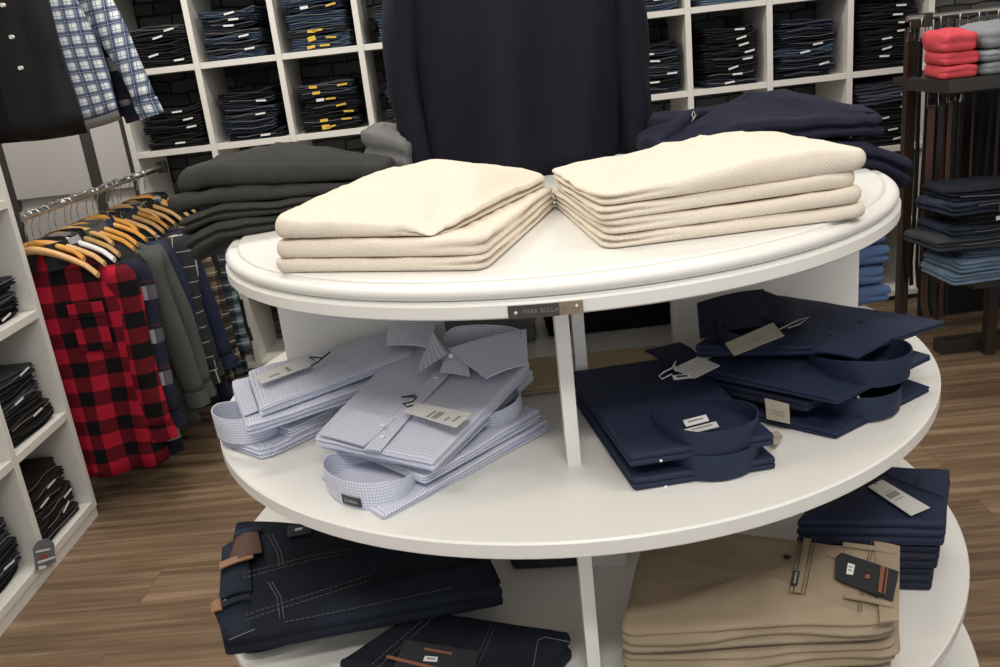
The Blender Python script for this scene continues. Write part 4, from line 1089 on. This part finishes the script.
def cubby(col, row, rowname, mats, n, hgt, xoff=0, w=.25, tagmat=STICKER, tagp=.6, seed=0, extra=None):
    rnd = random.Random(seed * 13 + col * 5 + row)
    x = (RX[col] + RX[col + 1]) / 2 + xoff; z = RZ[row] + .0135
    th = hgt / n; grp = 'jeans in the %s row, %s' % (rowname, CELLNAME[col])
    for i in range(n):
        m_ = mats[i] if isinstance(mats, (list, tuple)) else mats
        pos = 'top' if i == n - 1 else ORD[i]
        tags = []
        if rnd.random() < tagp: tags.append((rnd.uniform(-.02, .09) * w / .25, rnd.uniform(.45, .7), *WT, tagmat))
        if tagmat is YELLOW and rnd.random() < .6: tags.append((rnd.uniform(-.09, -.02), rnd.uniform(.4, .7), .035, .012 if rnd.random() < .7 else .02, YELLOW if rnd.random() < .7 else STICKER))
        jean('%s folded jeans, %s in the %s' % (m_, pos, rowname + ' ' + CELLNAME[col]), m_, w + rnd.choice((-.01, 0, .01)), .30, round(th * .985, 4), rnd.randrange(5) ,
             (x + rnd.uniform(-.012, .012), 4.02 + rnd.uniform(0, .012), z + i * th), rnd.uniform(-.05, .05), grp, tags)
K_, N_, B_, L_, G_, I_ = 'black', 'navy', 'mid blue', 'light blue', 'dark grey', 'indigo'
cubby(0, 4, 'upper', [K_, K_, K_, K_, G_], 5, .17, .02, .27, tagp=.8, seed=1)
cubby(0, 3, 'lower', K_, 5, .17, .01, .27, tagp=.6, seed=2)
cubby(1, 4, 'upper', [B_, G_, N_, B_, G_, N_, N_, B_], 8, .20, -.01, .26, tagp=.5, seed=3)
cubby(1, 3, 'lower', [I_, N_, N_, G_, N_, N_, K_], 7, .21, .0, .26, tagp=.5, seed=4)
cubby(2, 4, 'upper', [B_, B_, G_, B_, B_, N_, B_], 7, .22, .0, .26, YELLOW, .8, seed=5)
cubby(2, 3, 'lower', [K_, N_, K_, I_, K_, N_, G_], 7, .21, .0, .26, YELLOW, .8, seed=6)
cubby(3, 4, 'upper', [B_, L_, B_, B_, G_], 5, .15, .03, .26, tagp=.3, seed=7)
cubby(3, 3, 'lower', [G_, G_, K_, G_, G_, G_], 6, .18, .03, .26, tagp=.4, seed=8)
cubby(6, 4, 'upper', [B_, G_, L_, B_, B_, G_], 6, .20, .02, .26, tagp=.5, seed=9)
cubby(6, 3, 'lower', [N_, K_, N_, G_, N_, N_, K_], 7, .22, .02, .26, tagp=.4, seed=10)
cubby(7, 4, 'upper', [L_, L_, B_, L_], 4, .12, -.0, .27, tagp=.1, seed=11)
cubby(7, 3, 'lower', [N_, I_, K_, I_, K_, K_, K_, K_], 8, .25, .01, .25, tagp=1.0, seed=12)
cubby(8, 3, 'lower', [I_, N_, N_, B_, N_, I_, N_, N_], 8, .25, -.01, .27, tagp=.2, seed=13)
cubby(8, 4, 'upper', [B_, N_, B_], 3, .09, 0, .27, tagp=.2, seed=14)
cubby(9, 3, 'lower', K_, 8, .28, .0, .27, tagp=.9, seed=15)
cubby(9, 2, 'third row', ['black', 'black', 'black', 'black', 'mauve grey', 'mauve grey'], 6, .29, .0, .27, tagp=.7, seed=16)

cubby(9, 1, 'second lowest', ['black'] * 7, 7, .28, .0, .28, tagp=.5, seed=17)
# ------------------------------------------------------------------ left cube unit, seen along its front
LY = [1.255, 1.61, 1.965, 2.315, 2.668]
LZ = [.050, .385, .735, 1.085, 1.435, 1.785, 2.135]
cube_unit('white open cube shelving at the left edge holding dark trousers', 'cube_shelving', LY, LZ, -1.83, -1.443, .026, (-1.64, 1.96, 0.0), 'y')
u_ = [o for o in bpy.data.objects if o.get('label', '').startswith('white open cube')][0]
mb = MB(); mb.box((-1.64, 1.9615, .018), (.386, 1.432, .036)); mb.build('plinth', LAM2, u_, False)
LCELL = {(3, 1): 'second row far end', (3, 2): 'third row far end', (3, 0): 'bottom row far end', (2, 0): 'bottom row near end'}
def lcubby(cy, row, mats, n, hgt, seed, tagp=.4, lean=0):
    rnd = random.Random(seed); y = (LY[cy] + LY[cy + 1]) / 2; z = LZ[row] + .0135; th = hgt / n
    for i in range(n):
        m_ = mats[i] if isinstance(mats, (list, tuple)) else mats
        pos = 'top' if i == n - 1 else ORD[i]
        tags = [(rnd.uniform(-.06, .08), .6, .055, .006, STICKER)] if rnd.random() < tagp else []
        jean('%s folded trousers, %s in pile, %s of left shelving' % (m_, pos, LCELL[(cy, row)]), m_, .26 + rnd.choice((0, .01)), .30, round(th * .985, 4), rnd.randrange(5),
             (-1.462 - rnd.uniform(0, .02) - .004 * i * lean, y + rnd.uniform(-.01, .01), z + i * th), PI / 2 + rnd.uniform(-.05, .05), 'trousers in the left shelving, ' + LCELL[(cy, row)], tags)
lcubby(3, 2, [K_, K_, G_, K_, N_], 5, .13, 21)
lcubby(3, 1, [K_, 'brown black', K_, G_, K_, G_], 6, .20, 22, .5)
lcubby(3, 0, 'brown black', 6, .19, 23, .8, 1)
lcubby(2, 0, [K_, G_, K_, G_, N_], 5, .18, 24, .5)
t = bpy.data.objects
# hanging label card off the edge of the bottom far cubby
tag_o = thing('swing_label', 'blue grey swing label with red and white print hanging from the bottom left cubby', 'label', (-1.434, 2.42, .02))
tx = -1.4335
def LQ(px, py):
    d = ray(px, py); o = V((0, 0, CAMZ)); return o + d * (tx / d.x)
mb = MB(); mb.card([LQ(36, 570), LQ(56, 562), LQ(54, 543), LQ(47, 538), LQ(38, 541), LQ(33, 548)], .0015); mb.build('card', plain('blue_grey_card', (.16, .17, .21), .5), tag_o, False)
tx = -1.4318
for nm_, mt_, pp in (('printed_band', STICKER, [(38, 564), (55, 558), (55, 556), (37.5, 561.5)]), ('printed_band', STICKER, [(39, 570), (46, 568), (46, 565), (38.5, 566.5)]),
                     ('printed_text', plain('red_print', (.4, .06, .06), .5), [(40, 559), (48, 557), (47, 554), (39, 556)]), ('printed_text', STICKER, [(36, 553), (50, 550), (50, 548), (36, 551)])):
    mb = MB(); mb.card([LQ(*p_) for p_ in pp], .0004); mb.build(nm_, mt_, tag_o, False)

# ------------------------------------------------------------------ hanging rails on the left
RAILX, RAILZ = -1.455, 1.028
def rail(label, name, pts, r=.0125, brackets=()):
    t = thing(name, label, 'rail', pts[0]); mb = MB(); mb.tube(pts, r, 14); mb.build('bar', CHROME, t)
    for b in brackets: mb = MB(); mb.box(b[0], b[1]); mb.build('bracket', DKMETAL, t, False)
    return t
rail('chrome clothes rail crowded with wooden hangers beside the left shelving', 'clothes_rail', [V((RAILX, 2.684, RAILZ)), V((RAILX, 4.04, RAILZ))], .0125, [((RAILX, 2.688, RAILZ), (.04, .01, .05)), ((RAILX, 4.04, RAILZ), (.04, .02, .05))])
rail('upper clothes rail holding the dark shirt and blue plaid shirt', 'clothes_rail', [V((RAILX - .03, 2.684, 2.03)), V((RAILX - .03, 4.04, 2.03))], .0125, [((RAILX - .03, 2.688, 2.03), (.04, .01, .05)), ((RAILX - .03, 4.04, 2.03), (.04, .02, .05))])

def hanger(label, loc, mat, rot=0.0, half=.215, drop=.075, hookh=.085, group='wooden hangers on the left rail', mat_hook=None, thick=.011, hgt=.028):
    t = thing('clothes_hanger', label, 'hanger', loc, group, world=False); t.rotation_euler = (0, 0, rot)
    # local: rail centre at z=0; neck at -hookh
    mb = MB(); r = .016
    pts = [V((r * math.cos(a), 0, -.0125 + r * math.sin(a) + .0125)) for a in [PI * 1.05 - k * PI * 1.25 / 10 for k in range(11)]]
    pts += [V((.002, 0, -.035)), V((0, 0, -.055)), V((0, 0, -hookh))]
    mb.tube(pts, .0019, 7); mb.build('hook', CHROME, t)
    mb = MB(); R = []; n = 10
    for k in range(25):
        f = -1 + 2 * k / 24; s = abs(f)
        x = f * half; z = -hookh - .004 - drop * (s ** 1.5) - (.012 * max(0, s - .85) / .15)
        y = -.030 * s ** 2
        h = hgt * (1 - .35 * s); w_ = thick * (1 + .4 * s)
        R.append([V((x, y + w_ * math.cos(2 * PI * j / n), z + h / 2 * math.sin(2 * PI * j / n))) for j in range(n)])
    mb.rows(R, None, True, True, True); mb.build('arms', mat, t)
    return t

def hung_shirt(label, loc, mat, half=.225, length=.76, thick=.05, sl=.60, spread=.085, cat='shirt', group=None, seed=0, name='hanging_shirt', rot=0.0, collar=True,
               front=None, collar_mat=None, hemcurve=.03, fold=.012, sdrop=.08, sleeve_mat=None, cuff=True, tail=0.0, yaw=0):
    """origin at the neck; body hangs down, width along local x, front faces -y."""
    t = thing(name, label, cat, loc, group, world=False); t.rotation_euler = (0, 0, rot)
    rows_ = 26; n = 64; mb = MB(); R = []; U = []
    for k in range(rows_):
        f = k / (rows_ - 1)
        z = -.004 - length * (f ** 1.25)
        d = -z
        if d < sdrop: w = .058 + (half - .03 - .058) * (d / sdrop) ** .85
        elif d < sdrop * 2: w = half - .03 + .03 * (d - sdrop) / sdrop
        else: w = half + .02 * (d / length) ** 2
        tk = .022 + (thick - .022) * min(1, d / .2)
        r, uu = [], []
        for j in range(n):
            a = 2 * PI * j / n
            cx_ = math.copysign(abs(math.cos(a)) ** .85, math.cos(a)); sy_ = math.copysign(abs(math.sin(a)) ** .7, math.sin(a))
            x = w * cx_; y = tk * sy_
            ff = max(0, d - .12) / length
            y += fold * ff * (math.sin(x * 42 + seed + 3 * ff) + .7 * math.sin(x * 25 - seed * 1.7)) 
            x += .004 * ff * math.sin(d * 20 + seed + 3 * sy_)
            zz_ = z + (hemcurve * (x / w) ** 2 if k == rows_ - 1 else hemcurve * (x / w) ** 2 * max(0, (f - .8) / .2))
            if sy_ > 0: zz_ -= tail * max(0, (f - .6) / .4)
            r.append(V((x, y - .012 * (x / half) ** 2, zz_))); uu.append((x + .01 * math.sin(z * 8 + seed), z))
        R.append(r); U.append(uu)
    mb.rows(R, U, True, False, True); mb.build('body', mat, t, 'full')
    for s in (-1, 1):
        mb = MB(); R = []; U = []; m_ = 20
        for k in range(18):
            f = k / 17
            c_ = V((s * (half - .035 + spread * (f ** .8) + .012 * math.sin(f * 4 + seed)), -.012 + .010 * math.sin(f * 5 + seed) - .02 * f, -sdrop * .8 - sl * f))
            wx = .058 - .016 * f + .006 * math.sin(f * 7 + seed); wy = .034 - .006 * f
            if k == 0: wx *= .7; wy *= .6
            ddx = s * spread * .9; ang = math.atan2(ddx, sl)
            r, uu = [], []
            for j in range(m_):
                a = 2 * PI * j / m_
                lx = wx * math.cos(a) + .004 * math.sin(9 * f + 3 * a + seed); ly = wy * math.sin(a)
                r.append(c_ + V((lx * math.cos(ang), ly, lx * math.sin(ang)))); uu.append((c_.x + lx * .9, -sl * f + lx * .1))
            R.append(r); U.append(uu)
        mb.rows(R, U, True, True, True); sv = mb.build('sleeve', sleeve_mat or mat, t, 'full')
        if cuff:
            mb = MB(); RR = []; UU = []
            for dz, g in ((0.004, 1.02), (0.004, 1.10), (-.055, 1.12), (-.055, .98)):
                e = R[-1]; cen = sum(e, V()) / len(e)
                ax = V((math.sin(ang), 0, -math.cos(ang)))
                RR.append([cen + (p - cen) * g + ax * (-dz) for p in e]); UU.append([(p.x, p.z + dz) for p in e])
            mb.rows(RR, UU, True, False, False); mb.build('cuff', mat, sv, 50)
    if collar:
        mb = MB(); RR = []; UU = []
        for k in range(29):
            a = PI * 1.5 + 2 * PI * (k - 14) / 28 * .93 + PI
            ca, sa = math.cos(a), math.sin(a)
            pr = []
            g = (sa + 1) / 2
            for dr, dz in ((0, -.012), (0, .030 + .012 * g), (.003, .033 + .012 * g), (.016, .0), (.020, -.018 - .035 * (1 - g)), (.017, -.018 - .035 * (1 - g)), (.010, .0), (.003, -.010)):
                pr.append(V(((.062 + dr) * ca, (.045 + dr) * sa, dz)))
            RR.append(pr); UU.append([(a * .06, q_.z) for q_ in pr])
        mb.rows(RR, UU, True, True, True); mb.build('collar', collar_mat or mat, t, 50)
    if front == 'shirt':
        mb = MB(); R = []; U = []
        for k in range(24):
            z = -.03 - (length - .05) * k / 23; ff = max(0, -z - .12) / length
            y = -(.022 + (thick - .022) * min(1, -z / .2)) - .004 + fold * ff * (math.sin(seed + 3 * ff) + .7 * math.sin(-seed * 1.7))
            R.append([V((x, y + (0 if abs(x) < .017 else .004), z)) for x in (-.018, -.016, .016, .018)] + [V((x, y + .006, z)) for x in (.018, -.018)]); U.append([(x, z) for x in (-.018, -.016, .016, .018, .018, -.018)])
        mb.rows(R, U, True, True, True); pk = mb.build('placket', mat, t, 50)
    return t
CH.clear()
# near end of the lower rail: an empty hanger, then the red flannel shirt
hanger('bare beech hanger at the near end of the rail in front of red flannel', (RAILX, 2.735, RAILZ), HWOOD, .0, .205, .085, .10)
red = hung_shirt('red and black buffalo plaid flannel shirt hanging at the near end of the rail', (RAILX + .02, 2.80, RAILZ - .128), BUFF, .215, .785, .055, .56, .065, seed=.7, group=None, front='shirt', fold=.018, collar_mat=BLACKCOT)
def red_patch(x0, x1, z0, z1, y, nm_):
    mb = MB(); mb.box(((x0 + x1) / 2, y, (z0 + z1) / 2), (x1 - x0, .004, z1 - z0)); 
    mb.uv = [(p.x + .03, p.z + .04) for p in mb.v]
    return mb.build(nm_, BUFF, red, False, .0015)
for s in (-1, 1):
    pk = red_patch(s * .105 - .055, s * .105 + .055, -.33, -.20, -.064, 'chest_pocket')
    pf = red_patch(s * .105 - .058, s * .105 + .058, -.215, -.165, -.069, 'pocket_flap')
    b = MB(); b.tube([V((s * .105, -.071, -.205)), V((s * .105, -.074, -.205))], .005, 12); b.build('button', BTNDARK, red)
hanger('beech hanger carrying the red flannel shirt', (RAILX + .012, 2.80, RAILZ), HWOOD, .03, .19, .07, .095)
seq = [  # y, material, label, cat, half, length, hanger material, hanger label
    (2.875, FUZZPL, 'navy plaid overshirt with grey brushed squares behind the red flannel', 'shirt', .235, .80, HWHITE, 'white hanger between the red flannel and charcoal jackets'),
    (2.955, BLACKCOT, 'black shirt between the navy plaid overshirt and first charcoal jacket', 'shirt', .215, .74, HWOOD, 'beech hanger carrying the black shirt'),
    (3.035, CHARJ, 'nearer charcoal wool overshirt on the lower rail', 'overshirt', .255, .76, HWOOD2, 'honey coloured hanger of the nearer charcoal overshirt'),
    (3.125, CHARJ, 'farther charcoal wool overshirt on the lower rail', 'overshirt', .268, .74, HWOOD2, 'honey coloured hanger of the farther charcoal overshirt'),
    (3.205, NAVYCOT, 'navy overshirt with pale shoulder edge beside the charcoal ones', 'overshirt', .245, .74, HWOOD2, 'honey hanger of the navy overshirt'),
    (3.280, WINDOW, 'dark overshirt with cream windowpane lines on the lower rail', 'overshirt', .255, .78, HWOOD, 'beech hanger of the windowpane overshirt'),
    (3.360, DENIMG, 'dark grey shirt behind the windowpane overshirt', 'shirt', .235, .70, HWOOD, 'beech hanger of the dark grey shirt'),
    (3.440, NAVYCOT, 'plain navy shirt past the windowpane overshirt on the rail', 'shirt', .265, .84, HWOOD2, 'honey hanger of the plain navy shirt'),
    (3.525, BROWNPL, 'brown and cream plaid shirt towards the far end of the rail', 'shirt', .265, .82, HWOOD, 'beech hanger of the brown plaid shirt'),
    (3.610, BROWNB, 'dark brown shirt between the brown and teal plaid shirts', 'shirt', .235, .72, HWOOD, 'beech hanger of the dark brown shirt'),
    (3.695, TEALPL, 'teal and black plaid shirt near the far end of the rail', 'shirt', .275, .82, HWOOD, 'beech hanger of the teal plaid shirt'),
    (3.785, BLACKCOT, 'black shirt at the far end of the lower rail by the cubbies', 'shirt', .255, .76, HWOOD, 'farthest beech hanger on the lower rail'),
]
for i, (y, mt, lb, ct, hf, ln, hm, hl) in enumerate(seq):
    dx = random.Random(i).uniform(-.012, .012)
    hung_shirt(lb, (RAILX + .02 + dx, y, RAILZ - .130), mt, hf, ln - .01, .026, .54, .05, ct, None, i * 1.3 + .4, fold=.006, rot=-.04)
    hanger(hl, (RAILX + dx, y, RAILZ), hm, -.02 + .02 * (i % 3), .20, .072, .095)
for i in range(5):
    y = 2.765 + .235 * i
    hanger(['plain hanger squeezed in behind the nearest bare one', 'plain hanger between the black shirt and nearer charcoal overshirt', 'plain hanger beside the navy overshirt', 'plain hanger beyond the windowpane overshirt', 'plain hanger beside the dark brown shirt'][i],
           (RAILX, y + .012, RAILZ), HWOOD if i % 2 else HWOOD2, .05, .15, .05, .088)

# upper rail
UX = RAILX - .03
hung_shirt('black button-up shirt with white buttons hanging at the top left', (UX + .030, 2.93, 2.03 - .115), BLACKCOT, .165, .625, .06, .40, .004, seed=2.2, cuff=False, front='shirt', fold=.016, tail=.04, hemcurve=.01)
bs = bpy.data.objects[-1]
ds = [o for o in bpy.data.objects if o.get('label', '').startswith('black button-up')][0]
o_ = ds.location
for px, py, dz in ((2, 5, .19), (2, 5, .095), (2, 5, 0), (11, 37, 0), (20, 68, 0)):
    q = PY(px, py, 2.852) - o_; q.z += dz; q.x = q.x if dz == 0 else q.x + .0
    b = MB(); b.tube([V((q.x, q.y + .012, q.z)), V((q.x, q.y - .002, q.z))], .0062, 12); b.build('button', BTNWHITE, ds)
hanger('hanger of the black button-up shirt', (UX + .04, 2.93, 2.03), HWOOD, 0, .20, .07, .095, group='hangers on the upper rail')
hung_shirt('blue and white plaid shirt hanging beside the black button-up', (UX + .00, 3.20, 2.03 - .085), BLUEPL, .205, .66, .05, .55, .14, seed=4.1, fold=.012, tail=.03, hemcurve=.03, rot=.12, cuff=True)
hanger('hanger of the blue and white plaid shirt', (UX, 3.20, 2.03), HWOOD, .1, .20, .07, .095, group='hangers on the upper rail')
hung_shirt('dark plaid shirt with pale hem behind the blue plaid shirt', (UX - .02, 3.32, 2.03 - .085), FUZZPL, .21, .68, .04, .56, .10, seed=1.1, fold=.01, rot=.05)
hung_shirt('white shirt behind the blue plaid shirt, its rounded hem showing', (UX + .02, 3.42, 2.03 - .085), WHITECOT, .185, .665, .04, .40, .02, seed=3.1, fold=.01)
hanger('hanger of the white shirt', (UX, 3.42, 2.03), HWOOD, 0, .20, .07, .095, group='hangers on the upper rail')
hanger('hanger of the dark plaid shirt', (UX, 3.32, 2.03), HWOOD, 0, .20, .07, .095, group='hangers on the upper rail')

# ------------------------------------------------------------------ dark rack on the right
rk = thing('clothes_rack', 'dark wood and metal rack at the right carrying belts and folded sweaters', 'rack', (1.85, 3.25, 0))
SZ = CAMZ - .250
def rb(x0, x1, y0, y1, z0, z1, nm_, mat):
    mb = MB(); mb.box(((x0 + x1) / 2, (y0 + y1) / 2, (z0 + z1) / 2), (x1 - x0, y1 - y0, z1 - z0)); return mb.build(nm_, mat, rk, False, .003)
rb(1.60, 2.4, 2.96, 3.26, SZ - .045, SZ, 'shelf', DKMETAL)
rb(1.70, 1.74, 3.46, 3.50, .0, 1.33, 'post', RACKWOOD); rb(2.25, 2.29, 3.46, 3.50, .0, 1.33, 'post', RACKWOOD)
rb(1.84, 2.5, 3.55, 3.58, .06, SZ - .05, 'back_board', BLACKCOT)
rb(1.66, 2.29, 3.26, 3.50, SZ - .04, SZ - .01, 'crossbar', RACKWOOD)
mb = MB(); mb.tube([V((1.64, 3.36, CAMZ - .045)), V((2.35, 3.36, CAMZ - .045))], .011, 12); mb.build('belt_bar', CHROME, rk)
rb(1.70, 1.73, 3.34, 3.50, 1.28, 1.33, 'arm', RACKWOOD); rb(2.26, 2.29, 3.34, 3.50, 1.28, 1.33, 'arm', RACKWOOD)
rb(1.78, 2.50, 3.25, 3.32, .0, .055, 'foot', RACKWOOD)
# sweaters on the rack shelf
def pile(name, labs, cat, grp, mat, q, ths, seed, hang=0):
    z = SZ + .0006
    for i, (lab, th) in enumerate(zip(labs, ths)):
        qq = [V((p[0] + random.uniform(-.006, .006), p[1], z)) for p in q]
        put(name, lab, cat, grp, folded(qq, th, .32, .55, .012 if i == len(labs) - 1 else 0, .010, 9, seed + i, [(side('f'), .5, .004, .12)],
            topfn=(lambda u, v: .018 * (v * .5 + .5)) if i == len(labs) - 1 else None), mat)
        z += th + .001
XA = PY(921, 76, 2.97).x + .075
pile('folded_sweater', ['bottom coral pink sweater on the rack shelf', 'middle coral pink sweater on the rack shelf', 'top coral pink sweater on the rack shelf'], 'sweater', 'coral sweaters on the rack', CORAL,
     [(XA, 2.985), (XA + .13, 2.975), (XA + .16, 3.24), (XA + .06, 3.24)], [.044, .042, .056], 201)
pile('folded_sweater', ['bottom blue grey sweater beside the coral pile', 'middle blue grey sweater beside the coral pile', 'top blue grey sweater beside the coral pile'], 'sweater', 'blue grey sweaters on the rack', GREYBL,
     [(XA + .138, 2.972), (XA + .40, 2.972), (XA + .40, 3.24), (XA + .168, 3.24)], [.042, .040, .064], 211)
# belts
bm_ = [LEATHER4, LEATHER3, LEATHER4, LEATHER3, LEATHER, LEATHER3, LEATHER3, LEATHER, LEATHER3, LEATHER3, LEATHER4, LEATHER3]
bn = {LEATHER4.name: 'chestnut', LEATHER3.name: 'black', LEATHER.name: 'dark brown'}
def belt(label, x, y, ztop, L, mat, tw, grp, seed, hm=HWHITE):
    t = thing('belt', label, 'belt', (x, y, ztop), grp, world=False); t.rotation_euler = (0, 0, tw)
    mb = MB(); R = []
    for k in range(20):
        f = k / 19; z = -.03 - (L - .03) * f; dx = .010 * math.sin(3 * f + seed) * f; dy = .006 * math.sin(5 * f + seed * 2) * f
        if f > .9: dx += .02 * (f - .9) / .1
        R.append([V((dx - .0125, dy - .0018, z)), V((dx + .0125, dy - .0018, z)), V((dx + .0125, dy + .0018, z)), V((dx - .0125, dy + .0018, z))])
    mb.rows(R, [[(p.x, p.z) for p in r] for r in R], True, True, True); mb.build('strap', mat, t, False)
    mb = MB(); a = .019; b_ = .024
    mb.tube([V((a, -.004, .01)), V((a, -.004, -.038)), V((-a, -.004, -.038)), V((-a, -.004, .01)), V((a, -.004, .01))], .0026, 6); mb.build('buckle', CHROME, t)
    mb = MB(); mb.tube([V((.0, .0, -.004)), V((0, 0, .03))] + [V((.013 - .013 * math.cos(q_), 0, .03 + .013 * math.sin(q_))) for q_ in [PI * k / 6 for k in range(1, 7)]], .0018, 6); mb.build('hook', hm, t)
    return t
ordw = ['first', 'second', 'third', 'fourth', 'fifth', 'sixth', 'seventh', 'eighth', 'ninth', 'tenth', 'eleventh', 'twelfth', 'thirteenth', 'fourteenth', 'fifteenth', 'sixteenth', 'seventeenth', 'eighteenth']
for i in range(18):
    mt = bm_[i % 12]; x = 1.655 + .036 * i
    belt('%s leather belt hanging %s from the left on the right rack' % (bn[mt.name], ordw[i]), x, 3.36 - .012 * (i % 2), CAMZ - .045 - .042, .98 + .04 * ((i * 7) % 5) / 5, mt, .45 + .5 * ((i * 5) % 4) / 4, 'belts on the rack', i)
for i in range(4):
    mt = (LEATHER4, LEATHER3, LEATHER, LEATHER3)[i]
    belt('%s leather belt hanging %s from the left under the front of the rack shelf' % (bn[mt.name], ordw[i]), 1.615 + .05 * i, 3.10 + .03 * i, SZ - .060, .86, mt, .3 * i, 'belts under the rack shelf', i + 30, DKMETAL)
mb = MB(); mb.tube([V((1.605, 3.11, SZ - .046 - .012)), V((2.28, 3.11, SZ - .046 - .012))], .006, 8); mb.build('hook_rail', DKMETAL, rk)

# low dark side table with jeans
tb = thing('side_table', 'low dark wood table at the right edge carrying folded jeans', 'table', (1.78, 3.0, 0))
TZ = CAMZ - .93
for x0, x1, y0, y1, z0, z1, nm_ in ((1.66, 2.35, 2.85, 3.05, TZ - .03, TZ, 'table_top'), (1.93, 1.97, 2.86, 3.235, TZ - .066, TZ - .031, 'arm'), (1.93, 1.97, 3.195, 3.235, .0, TZ - .067, 'leg'), (2.28, 2.32, 2.86, 3.235, TZ - .066, TZ - .031, 'arm'), (2.28, 2.32, 3.195, 3.235, .0, TZ - .067, 'leg')):
    mb = MB(); mb.box(((x0 + x1) / 2, (y0 + y1) / 2, (z0 + z1) / 2), (x1 - x0, y1 - y0, z1 - z0)); mb.build(nm_, RACKWOOD, tb, False, .002)
stk = [(L_, 1.545, .040), (L_, 1.56, .040), (B_, 1.58, .042), (G_, 1.48, .040), (N_, 1.53, .040), (K_, 1.56, .04), (N_, 1.52, .042), (I_, 1.535, .040)]
tl = ['bottom', 'second from bottom', 'third from bottom', 'fourth from bottom', 'fifth from bottom', 'third from top', 'second from top', 'top']
z = TZ + .001
for i, (m_, x0, th) in enumerate(stk):
    tags = []
    if i == 5: tags = [(-.10, .5, .03, .014, YELLOW if False else CARD)]
    if i == 6: tags = [(-.06, .45, .045, .024, LEATHER)]
    jean('%s folded jeans, %s in the pile at the right edge' % (m_, tl[i]), m_, .48, .24, round(th * .985, 4), i % 5, (x0 + .265, 2.815 + .003 * (i % 3), z), .09 * math.sin(i * 2.3), 'jeans piled at the right edge', tags); z += th

# ------------------------------------------------------------------ light: ceiling panels and fill light added through the open side behind the camera
def area(name, loc, sx, sy, power, col, rot=(0, 0, 0)):
    l = bpy.data.lights.new(name, 'AREA'); l.shape = 'RECTANGLE'; l.size = sx; l.size_y = sy; l.energy = power; l.color = col
    o = bpy.data.objects.new(name, l); COL.objects.link(o); o.location = loc; o.rotation_euler = rot
    return o
WARM = (1.0, .95, .875)
for i, (x, y, p) in enumerate(((.1, 1.7, 8), (-1.3, .7, 13), (1.5, .7, 14), (-1.1, 2.9, 30), (1.3, 3.0, 17), (.1, -.5, 30))):
    area('ceiling_light', (x, y, 2.86), 1.2, .3, p, WARM)
w = bpy.data.worlds.new('open_front_fill'); sc.world = w; w.use_nodes = True  # added ambient fill, enters where the front wall is left out
bg = w.node_tree.nodes['Background']; bg.inputs[0].default_value = (.92, .95, 1.0, 1); bg.inputs[1].default_value = .62

sc.view_settings.view_transform = 'Standard'; sc.view_settings.look = 'None'; sc.view_settings.gamma = 1; sc.view_settings.use_curve_mapping = False
sc.view_settings.exposure = 0.34
for o in bpy.data.objects:
    if '_o' in o: del o['_o']
